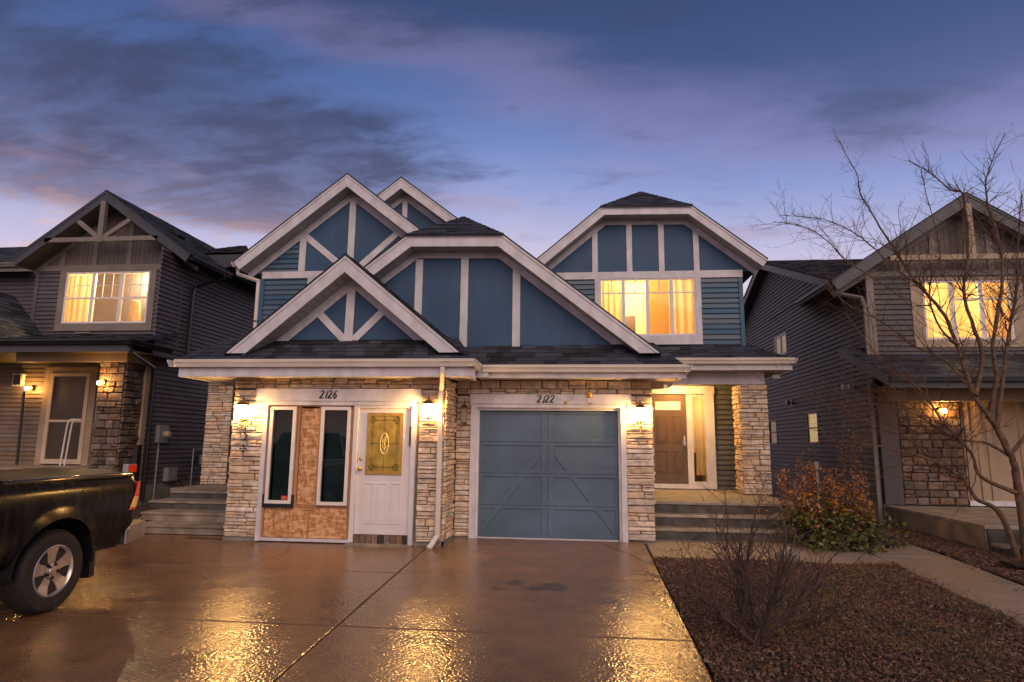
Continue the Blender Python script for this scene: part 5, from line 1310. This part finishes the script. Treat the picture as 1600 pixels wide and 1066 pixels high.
def rock(mb, c, r, seed):
    rr = random.Random(seed); n = 9; pr = [(.1, -.5), (.8, -.45), (1, -.1), (.9, .3), (.55, .62), (.1, .75)]; o = len(mb.v); mb.lathe([(a * r, b * r) for a, b in pr], c, 'z', n)
    for i in range(o, len(mb.v)):
        v = mb.v[i]; k = 1 + .18 * mnoise.noise(Vector(v) * 6 + Vector((seed, 0, 0))); mb.v[i] = tuple(c[j] + (v[j] - c[j]) * k for j in range(3))
rock(rk, (4.72, -1.05, .02), .17, 3); tag(rk.build('landscape_rock', 'step', smooth=True), 'rounded tan rock on the path edge behind the bare shrub', 'rock')
ld = MB().box(7.6, 8.1, -1.35, -1.0, .0, .03); tag(ld.build('splash_block', 'black'), 'flat dark splash block lying in the mulch by the right porch', 'splash block')

# ================================================================== PICKUP TRUCK
TY = -4.57; XS = -3.72; XC = -4.72; GZ = gz(TY) + .005
T = thing('pickup_truck', 'dusty black pickup truck with bed cover, cut off at the left edge', 'truck', (XC, TY, GZ))
WR = .415; wz = GZ + WR
YR, YFt = -3.33, -9.15; AX2 = TY - 3.57
def truck_side(sgn):
    mb = MB(); cols = []; ny = 150; nz = 16
    for i in range(ny + 1):
        y = YR + (YFt - YR) * i / ny
        zb = .36 if y > -9.0 else .42
        for ay in (TY, AX2):
            d = abs(y - ay); R_ = .535
            if d < R_: zb = max(zb, wz + math.sqrt(R_ * R_ - d * d) - .0)
        if y > -5.35: zt = 1.145
        elif y > -7.65: zt = 1.20
        else: zt = 1.20 - (-7.65 - y) * .07
        corner = max(0, 1 - (YR - y) / .14); cornf = max(0, 1 - (y - YFt) / .35)
        col = []
        for k in range(nz + 1):
            f = k / nz; z = zb + (zt - zb) * f
            h = (z - .36) / .8
            x = -.05 + .065 * math.sin(max(0, min(1, h)) * math.pi * .9) - .05 * max(0, (h - .82) / .18) ** 2 - .03 * max(0, .25 - h) / .25
            x -= .13 * corner ** 2.2 + .25 * cornf ** 2.2
            # arch flare
            for ay in (TY, AX2):
                dd = math.hypot(y - ay, z - wz)
                if dd < .66: x += .03 * max(0, 1 - (dd - .53) / .13)
            col.append((XC + sgn * (1.0 + x), y, z))
        cols.append(col)
    vs = [p for c in cols for p in c]; n = nz + 1
    fs = []
    for i in range(ny):
        for k in range(nz):
            q = (i * n + k, (i + 1) * n + k, (i + 1) * n + k + 1, i * n + k + 1); fs.append(q if sgn > 0 else q[::-1])
    mb.add(vs, fs)
    return mb
for sg in (1, -1):
    o = truck_side(sg).build('body_side', 'dirty', T, smooth=True)
    # wheel well liners
    for ay in (TY, AX2):
        lin = MB(); pts = [(ay + .53 * math.cos(a * math.pi / 16), wz + .53 * math.sin(a * math.pi / 16)) for a in range(17)]
        vs = []; 
        for (y, z) in pts: vs += [(XC + sg * 1.0, y, z), (XC + sg * .55, y, z)]
        lin.add(vs, [(2 * i, 2 * i + 1, 2 * i + 3, 2 * i + 2) for i in range(16)]); lin.box(XC + sg * .55 - .01, XC + sg * .55 + .01, ay - .53, ay + .53, .2, wz + .55)
        lin.build('wheel_well', 'black', T)
    MB().prism([(XC + sg * .96, TY + .52, .40), (XC + sg * .96, TY + .60, .38), (XC + sg * .96, TY + .62, .05), (XC + sg * .96, TY + .55, .03)], (-sg * .26, 0, 0)).build('mud_flap', 'black', T)
MB().box(XC - .8, XC + .8, -9.0, -3.4, .28, .42).build('chassis', 'black', T)
tg = MB(); tg.box(XC - .80, XC + .80, YR - .06, YR - .02, .45, 1.14); tg.build('tailgate', 'paint', T, bevel=.02)
bd = MB(); bd.box(XC - .80, XC + .80, -5.35, -3.40, .5, .55); bd.box(XC - .80, XC + .80, -5.38, -5.32, .5, 1.13); bd.build('bed', 'black', T)
cv = MB(); vs = []; 
for j in range(9):
    for i in range(13):
        u = i / 12 * 2 - 1; v = j / 8
        vs.append((XC + u * .93, -5.33 + v * 1.94, 1.150 + .055 * (1 - u * u) + .02 * math.sin(v * 9) * (1 - u * u)))
cv.add(vs, [(j * 13 + i, j * 13 + i + 1, (j + 1) * 13 + i + 1, (j + 1) * 13 + i) for j in range(8) for i in range(12)]); cv.build('bed_cover', 'tonneau', T, smooth=True)
for sg in (1, -1):
    MB().tube([(XC + sg * .95, -5.3, 1.145), (XC + sg * .955, -4.3, 1.152), (XC + sg * .95, -3.5, 1.150), (XC + sg * .90, -3.38, 1.13)], [.03, .03, .03, .02], 10).build('bed_rail', 'paint', T, smooth=True)
    # tail lamps, wrapping the corner
    def lens(z0, z1, mat, name):
        m_ = MB(); vs = []; K = 6
        for k in range(K + 1):
            f = k / K; y = YR - .235 + .255 * f; inset = .13 * max(0, 1 - (YR - y) / .14) ** 2.2
            for z in (z0, z1):
                h = (z - .36) / .8; x = 1 - .05 + .065 * math.sin(h * math.pi * .9) - inset + .012
                yy = y + (1 - f) * (.16 * (z - .735) / .33)
                vs.append((XC + sg * x, yy, z))
        m_.add(vs, [(2 * k, 2 * k + 2, 2 * k + 3, 2 * k + 1) for k in range(K)]); a = vs[-2]; b = vs[-1]
        m_.box(min(a[0], a[0] - sg * .12), max(a[0], a[0] - sg * .12), YR - .01, YR + .022, z0, z1)
        m_.build(name, mat, T)
    lens(.89, 1.06, 'tailred', 'tail_light'); lens(.765, .888, 'tailamber', 'tail_light'); lens(.735, .763, 'tailred', 'tail_light')
    # bumper end
    bp_ = MB(); prof = [(0, .52), (.02, .56), (.10, .57), (.13, .52), (.135, .40), (.11, .32), (.0, .31)]
    bp_.prism([(XC + sg * .99, YR - .18 + a * 1.9, z) for a, z in ((0, .31), (.0, .50), (.03, .56), (.15, .585), (.19, .56), (.19, .40), (.15, .33))], (-sg * .16, .0, 0)); bp_.build('bumper_end', 'chrome', T, bevel=.02)
MB().box(XC - .83, XC + .83, YR + .03, YR + .17, .36, .56).build('rear_bumper', 'chrome', T, bevel=.02)
# hood and cab
hd = MB(); hd.prism([(XC - .9, -7.6, 1.19), (XC - .9, -9.0, 1.08), (XC - .9, -9.12, .6), (XC - .9, -7.6, .6)], (1.8, 0, 0)); hd.build('hood', 'paint', T, bevel=.05)
cbm = MB(); b0 = [(-.93, -5.42, 1.19), (.93, -5.42, 1.19), (.93, -7.7, 1.19), (-.93, -7.7, 1.19)]; t0 = [(-.72, -5.62, 1.78), (.72, -5.62, 1.78), (.72, -6.9, 1.78), (-.72, -6.9, 1.78)]
cbm.add([(XC + a, b, c) for a, b, c in b0 + t0], [(3, 2, 1, 0), (4, 5, 6, 7), (0, 1, 5, 4), (1, 2, 6, 5), (2, 3, 7, 6), (3, 0, 4, 7)]); cbm.build('cab', 'paint', T, bevel=.04)
for sg in (1, -1):
    for ya, yb, za, zb_ in ((-5.62, -6.42, 0, 0), (-6.50, -7.25, 0, 0)):
        q = [(XC + sg * .925, ya, 1.23), (XC + sg * .925, yb - .1, 1.23), (XC + sg * .755, yb + .12, 1.70), (XC + sg * .755, ya - .05, 1.70)]
        MB().prism(q, (sg * .006, 0, 0)).build('side_window', 'black', T)
    MB().box(XC + sg * .985 - .012, XC + sg * .985 + .012, -5.62, -5.45, 1.02, 1.05).build('door_handle', 'chrome', T)
q = [(XC - .80, -7.62, 1.24), (XC + .80, -7.62, 1.24), (XC + .66, -6.98, 1.73), (XC - .66, -6.98, 1.73)]; MB().prism(q, (0, -.01, .01)).build('windscreen', 'black', T)
q = [(XC - .80, -5.43, 1.24), (XC + .80, -5.43, 1.24), (XC + .66, -5.60, 1.72), (XC - .66, -5.60, 1.72)]; MB().prism(q, (0, .01, .003)).build('rear_window', 'black', T)
MB().box(XC - .6, XC + .6, -9.16, -9.10, .72, 1.02).build('grille', 'chrome', T); MB().box(XC - .95, XC + .95, -9.30, -9.12, .36, .62).build('front_bumper', 'chrome', T, bevel=.03)
for sg in (1, -1): MB().box(XC + sg * .75 - .13, XC + sg * .75 + .13, -9.15, -9.08, .75, 1.0).build('headlight', 'dimglass', T)
def wheel(xo, y, z, sg):
    xf = xo
    tyre = MB(); pr = [(.245, -.14), (.33, -.145), (.385, -.135), (.41, -.10), (.415, 0), (.41, .10), (.385, .135), (.33, .145), (.262, .128), (.255, .10)]
    tyre.lathe([(r, h * sg) for r, h in pr], (xf, y, z), 'x', 44)
    for k in range(44):
        a = 2 * math.pi * (k + .5) / 44
        for hh in (-.07, .03): 
            c = Vector((xf + hh * sg, y + .415 * math.cos(a), z + .415 * math.sin(a)))
            t_ = Vector((0, -math.sin(a), math.cos(a))) * .02; r_ = Vector((0, math.cos(a), math.sin(a))) * .006
            tyre.prism([c - t_ - r_, c + t_ - r_, c + t_ + r_, c - t_ + r_], (.045 * sg, 0, 0))
    w = tyre.build('wheel', 'rubber', T, smooth=True)
    rim = MB(); rim.lathe([(.248, -.10 * sg), (.262, .128 * sg), (.250, .136 * sg), (.236, .12 * sg), (.228, .0), (.225, -.08 * sg), (.10, -.085 * sg)], (xf, y, z), 'x', 40); rim.build('rim', 'alloy', w, smooth=True)
    sp = MB(); n = 5
    for k in range(n):
        a = 2 * math.pi * k / n + math.radians(97)
        def pt(r, da, h): return (xf + h * sg, y + r * math.cos(a + da), z + r * math.sin(a + da))
        ca_, sa_ = math.cos(a), math.sin(a)
        def lp(r, l, h): return Vector((xf + h * sg, y + r * ca_ - l * sa_, z + r * sa_ + l * ca_))
        for (ra, wa, ha), (rb, wb, hb) in (((.05, .045, .098), (.15, .052, .104)), ((.15, .052, .104), (.246, .082, .126))):
            f_ = [lp(ra, -wa, ha), lp(rb, -wb, hb), lp(rb, wb, hb), lp(ra, wa, ha)]; k_ = [p - Vector((.045 * sg, 0, 0)) for p in f_]
            sp.add(f_ + k_, [(0, 1, 2, 3), (7, 6, 5, 4), (0, 4, 5, 1), (1, 5, 6, 2), (2, 6, 7, 3), (3, 7, 4, 0)])
    sp.build('spokes', 'alloy', w)
    MB().lathe([(.085, .06 * sg), (.078, .105 * sg), (.045, .112 * sg), (.040, .125 * sg), (.02, .13 * sg)], (xf, y, z), 'x', 24).build('hub', 'alloy', w, smooth=True)
    lg = MB()
    for k in range(5):
        a = 2 * math.pi * k / 5 + math.radians(61); lg.lathe([(.017, .09 * sg), (.017, .122 * sg), (.008, .126 * sg)], (xf, y + .068 * math.cos(a), z + .068 * math.sin(a)), 'x', 8)
    lg.build('lug_nuts', 'black', w)
    MB().lathe([(.17, -.10 * sg), (.17, -.06 * sg), (.05, -.05 * sg)], (xf, y, z), 'x', 24).build('brake_disc', 'meter', w)
for sg in (1, -1):
    for ay in (TY, AX2): wheel(XC + sg * .86, ay, wz if ay == TY else gz(ay) + WR + .08, sg)

# second vehicle, almost wholly behind the pickup
V2 = thing('parked_trailer', 'dark flat trailer with red tail lamp half hidden behind the pickup', 'trailer', (-7.2, -1.6, 0))
MB().box(-8.3, -6.28, -3.6, -.12, .45, .62).build('frame', 'black', V2, bevel=.02); MB().box(-6.34, -6.26, .02, .16, .3, 1.48).build('corner_post', 'black', V2, bevel=.01); MB().box(-8.3, -8.22, -.32, -.16, .3, .95).build('corner_post', 'black', V2)
MB().box(-6.30, -6.20, -.26, -.02, .99, 1.14).build('lamp_housing', 'meter', V2, bevel=.01); MB().box(-6.197, -6.190, -.24, -.04, 1.005, 1.125).build('tail_lamp', 'tailred', V2)
MB().prism([(-6.05, .02, .20), (-6.05, .22, .16), (-6.10, .30, .10), (-6.10, .05, -.0)], (-.22, 0, 0)).build('bumper_corner', 'chrome', V2, bevel=.02)
for x in (-8.1, -6.45): MB().lathe([(.1, -.09), (.30, -.09), (.33, -.05), (.33, .05), (.30, .09), (.1, .09)], (x, -1.8, gz(-1.8) + .335), 'x', 24).build('wheel', 'rubber', V2)

# ================================================================== TREE
def smooth_path(pts, sub=4):
    out = []
    for i in range(len(pts) - 1):
        p0, p1, p2, p3 = pts[max(i - 1, 0)], pts[i], pts[i + 1], pts[min(i + 2, len(pts) - 1)]
        for k in range(sub):
            t = k / sub
            out.append(.5 * ((2 * p1) + (-p0 + p2) * t + (2 * p0 - 5 * p1 + 4 * p2 - p3) * t * t + (-p0 + 3 * p1 - 3 * p2 + p3) * t ** 3))
    out.append(pts[-1]); return out
def twigs(mb, p, d, length, rad, depth, rr, upb=.25, spread=.8, dens=1.0, sides=4):
    n = max(3, int(length / .11)); pts = [p]; dd = d.normalized(); cur = p
    for i in range(n):
        dd = (dd + Vector((rr.gauss(0, .16), rr.gauss(0, .16), rr.gauss(0, .14) + upb * .10))).normalized()
        cur = cur + dd * (length / n); pts.append(cur)
    mb.tube(pts, [max(.0016, rad * (1 - .75 * i / n)) for i in range(n + 1)], sides, cap=False)
    if depth <= 0: return
    k = max(1, int(length * 5.2 * dens))
    for _ in range(k):
        i = rr.randint(1, n - 1); t = (pts[i + 1] - pts[i]).normalized()
        side = Vector((rr.gauss(0, 1), rr.gauss(0, .6), rr.gauss(0, .8) + upb)).normalized()
        nd = (t * rr.uniform(.5, 1) + side * spread).normalized()
        twigs(mb, pts[i], nd, length * rr.uniform(.28, .58), max(.0018, rad * .5), depth - 1, rr, upb, spread, dens, 3)
LIMBS = {
'trunk': ([(8.16,-.20),(8.21,.33),(8.21,1.11),(8.13,1.47),(8.0,1.87),(7.9,2.02),(7.74,2.38),(7.65,2.7),(7.57,3.15),(7.42,3.6),(7.16,4.01),(6.91,4.38),(6.74,4.75)], .085, .020, 0),
'up1': ([(6.74,4.75),(6.57,5.08),(6.43,5.4),(6.32,5.68),(6.28,6.01),(6.17,6.29),(6.02,6.63)], .022, .006, .0),
'left1': ([(7.16,4.01),(6.76,4.43),(6.5,4.76),(6.27,5.01),(5.95,5.25),(5.65,5.35),(5.12,5.43)], .020, .005, .3),
'left2': ([(6.86,3.86),(6.46,4.18),(5.99,4.5),(5.72,4.78),(5.43,5.0),(5.14,5.08),(4.84,5.11)], .018, .005, -.3),
'up2': ([(7.74,2.38),(7.9,2.94),(7.84,3.54),(7.79,4.0),(7.94,4.78),(7.94,5.63),(7.84,5.74),(7.48,6.06),(7.21,6.31)], .05, .006, .25),
'up3': ([(7.9,2.02),(8.05,2.65),(8.04,3.14),(8.25,4.15),(8.25,4.88),(8.11,5.52),(8.25,6.05),(8.49,6.53)], .055, .006, -.2),
'up4': ([(8.0,1.87),(8.18,2.55),(8.4,3.34),(8.61,4.04),(8.8,4.9),(9.0,5.7)], .05, .008, .35),
'low1': ([(8.14,-.1),(7.95,.52),(7.8,.73),(7.56,.85),(7.41,1.1),(7.17,1.28),(6.89,1.43),(6.35,1.57),(5.89,1.64),(5.52,1.66)], .062, .006, -.25),
'low2': ([(8.15,.94),(7.73,1.16),(7.65,1.46),(7.5,1.71),(7.31,2.02),(6.99,2.55),(6.64,2.8),(6.3,3.35),(6.04,3.77)], .042, .006, .3),
'low3': ([(8.13,1.47),(7.82,1.66),(7.46,1.7),(7.12,1.87),(6.58,2.16),(5.93,2.23),(5.18,2.3)], .034, .005, -.35),
'low4': ([(7.63,2.55),(7.39,2.95),(7.04,3.15),(6.6,3.56),(6.14,3.87),(5.88,4.19)], .030, .005, .4),
'low5': ([(7.17,1.28),(6.73,1.67),(6.28,1.86),(5.83,2.05),(5.55,2.15)], .022, .005, -.4),
'mid': ([(7.57,3.15),(7.34,3.35),(7.18,3.75),(7.18,4.17),(7.35,4.58),(7.22,5.33),(7.08,5.87)], .028, .006, -.3),
'right1': ([(8.13,1.47),(8.5,1.9),(8.8,2.5),(9.2,3.2),(9.5,4.2),(9.6,5.1)], .045, .006, .2),
}
tr = thing('bare_tree', 'bare leafless tree with several trunks in front of the right house', 'tree', (8.16, -.6, -.03))
rr = random.Random(5); tw = MB()
for nm, (pts, r0, r1, yo_) in LIMBS.items():
    n = len(pts); P = [Vector((x, -.6 + yo_ * (i / (n - 1)) + rr.gauss(0, .02), z)) for i, (x, z) in enumerate(pts)]
    S = smooth_path(P, 4); m_ = len(S)
    S = [p + Vector((rr.gauss(0, .004), rr.gauss(0, .004), 0)) for p in S]
    rad = [.84 * (r0 + (r1 - r0) * (i / (m_ - 1)) ** .6) * (1 + .14 * mnoise.noise(S[i] * 9) + .10 * mnoise.noise(S[i] * 23)) for i in range(m_)]
    mb = MB().tube(S, rad, 10 if r0 > .03 else 6); mb.build('trunk' if nm == 'trunk' else 'branch', 'bark', tr, smooth=True)
    start = int(m_ * (.55 if nm in ('trunk',) else .3))
    L_ = sum((S[i + 1] - S[i]).length for i in range(start, m_ - 1))
    dens = 22
    for _ in range(int(L_ * dens)):
        i = rr.randint(start, m_ - 2); t = (S[i + 1] - S[i]).normalized()
        side = Vector((rr.gauss(0, .9), rr.gauss(0, .7), rr.gauss(0, .7) + .25)).normalized(); d = (t * rr.uniform(.4, 1.1) + side * .9).normalized()
        twigs(tw, S[i], d, rr.uniform(.35, 1.05) * (1.05 if r0 > .03 else .85) * (.5 if S[i].z > 5.3 else 1), max(.0035, min(.008, rad[i] * .5)), 2, rr, .35, .75, .62)
tw.build('twigs', 'twig', tr, kind='stuff')

# ================================================================== BARE SHRUB
sh_ = thing('bare_shrub', 'leafless many-stemmed shrub in the mulch beside the driveway', 'shrub', (3.32, -4.66, -.2))
rr = random.Random(15); st = MB(); tw = MB()
for k in range(14):
    a = rr.uniform(0, 6.283); lean = rr.uniform(.25, 1.15); d = Vector((math.cos(a) * lean * 1.25, math.sin(a) * lean * .55, 1)).normalized()
    base = Vector((3.32 + rr.gauss(0, .07), -4.66 + rr.gauss(0, .07), -.215)); cur = base; pts = [base]; L_ = rr.uniform(.75, 1.15)
    for i in range(9):
        d = (d + Vector((rr.gauss(0, .09), rr.gauss(0, .09), .03))).normalized(); cur = cur + d * L_ / 9; pts.append(cur)
    mb = MB().tube(pts, [.015 * (1 - .07 * i) for i in range(10)], 6); mb.build('stem', 'shrub', sh_, smooth=True)
    for _ in range(9):
        i = rr.randint(2, 8); t = (pts[i + 1] - pts[i]).normalized(); nd = (t + Vector((rr.gauss(0, .7), rr.gauss(0, .5), rr.uniform(-.1, .5)))).normalized()
        twigs(tw, pts[i], nd, rr.uniform(.3, .7), .0065, 2, rr, .3, .7, 1.25)
tw.build('twigs', 'shrub', sh_, kind='stuff')
s2 = thing('small_bare_shrub', 'low bare twiggy clump just behind the leafless shrub', 'shrub', (4.05, -4.2, -.2)); tw = MB()
for k in range(9): twigs(tw, Vector((4.0 + rr.gauss(0, .08), -4.2 + rr.gauss(0, .08), -.2)), Vector((rr.gauss(.1, .6), rr.gauss(0, .5), 1)), rr.uniform(.5, .9), .008, 2, rr, .3, .7, .9)
tw.build('twigs', 'shrub', s2, kind='stuff'); MB().tube([(4.0, -4.2, -.2), (4.03, -4.19, .2), (4.1, -4.17, .45)], [.012, .009, .006], 6).build('stem', 'shrub', s2)

# ================================================================== LEAFY BUSH
bu = thing('leafy_bush', 'bush with rusty dry flower stalks over green leaves beside the entry steps', 'bush', (5.75, .1, 0))
rr = random.Random(25)
def leafs(mb, c, n, spread, size, rr, up=.0):
    for _ in range(n):
        p = c + Vector((rr.gauss(0, spread[0]), rr.gauss(0, spread[1]), rr.gauss(0, spread[2])))
        if p.z < -.02: p.z = abs(p.z) * .5
        a = Vector((rr.gauss(0, 1), rr.gauss(0, 1), rr.gauss(up, .6))).normalized(); b = a.cross(Vector((rr.gauss(0, 1), rr.gauss(0, 1), rr.gauss(0, 1)))).normalized()
        s_ = size * rr.uniform(.6, 1.3); w = s_ * .28; n_ = a.cross(b) * s_ * .12
        mb.add([p, p + a * s_ * .5 + b * w + n_, p + a * s_, p + a * s_ * .5 - b * w + n_], [(0, 1, 2), (0, 2, 3)])
g1 = MB(); r1_ = MB(); stm = MB()
for k in range(46):
    a = rr.uniform(0, 6.283); r_ = rr.random() ** .5; x = 5.70 + .46 * r_ * math.cos(a); y = .02 + .45 * r_ * math.sin(a); h = rr.uniform(.75, 1.5) * (1 - .25 * r_)
    lean = Vector(((x - 5.75) * .55 + rr.gauss(0, .10), (y) * .4 + rr.gauss(0, .08), 0)); p0 = Vector((5.72 + (x - 5.72) * .5, .02 + (y - .02) * .5, 0))
    pts = [p0 + (Vector((x, y, 0)) - p0) * t + lean * t * t + Vector((0, 0, h * t)) for t in (0, .25, .5, .75, 1)]
    stm.tube(pts, [.007, .006, .005, .004, .003], 5)
    leafs(r1_, pts[-1] - Vector((0, 0, .14)), 24, (.022, .022, .15), .06, rr, .8)
    for t in (.45, .6, .78): leafs(r1_, p0 + (pts[-1] - p0) * t, 5, (.07, .07, .07), .07, rr)
    for t in (.12, .25, .38, .5): leafs(g1, p0 + (pts[-1] - p0) * t, 20, (.13, .13, .08), .085, rr, .2)
for k in range(60):
    leafs(g1, Vector((rr.gauss(5.95, .40), rr.gauss(-.12, .22), rr.uniform(.05, .42))), 16, (.09, .09, .07), .095, rr, .2)
stm.build('stems', 'twig', bu, kind='stuff'); r1_.build('dry_leaves', 'rust', bu, kind='stuff'); g1.build('green_leaves', 'green', bu, kind='stuff')
b2 = thing('dry_flower_stalks', 'rusty dry flower stalks standing against the dark siding beside the pillar', 'plant', (6.4, 2.2, 0)); r1_ = MB(); stm = MB()
for (x, y, h) in ((6.05, 2.3, 1.45), (6.12, 2.2, 1.3), (6.9, 2.4, 1.62), (6.0, 2.1, 1.0), (7.3, 2.8, 1.9), (6.6, 1.9, 1.15), (6.3, 2.0, .95), (6.8, 2.1, .95)):
    stm.tube([(x, y, 0), (x + .03, y, h * .5), (x - .02, y, h)], [.008, .006, .004], 5)
    for t in (.55, .68, .8, .92): leafs(r1_, Vector((x, y, h * t)), 22, (.045, .045, .07), .05, rr, .5)
stm.build('stems', 'twig', b2, kind='stuff'); r1_.build('dry_leaves', 'rust', b2, kind='stuff')

# far street side and distant ground already covered by the ground sheet
C.cycles.use_denoising = True
C.cycles.max_bounces = 8; C.cycles.transparent_max_bounces = 12
C.cycles.sample_clamp_indirect = 6
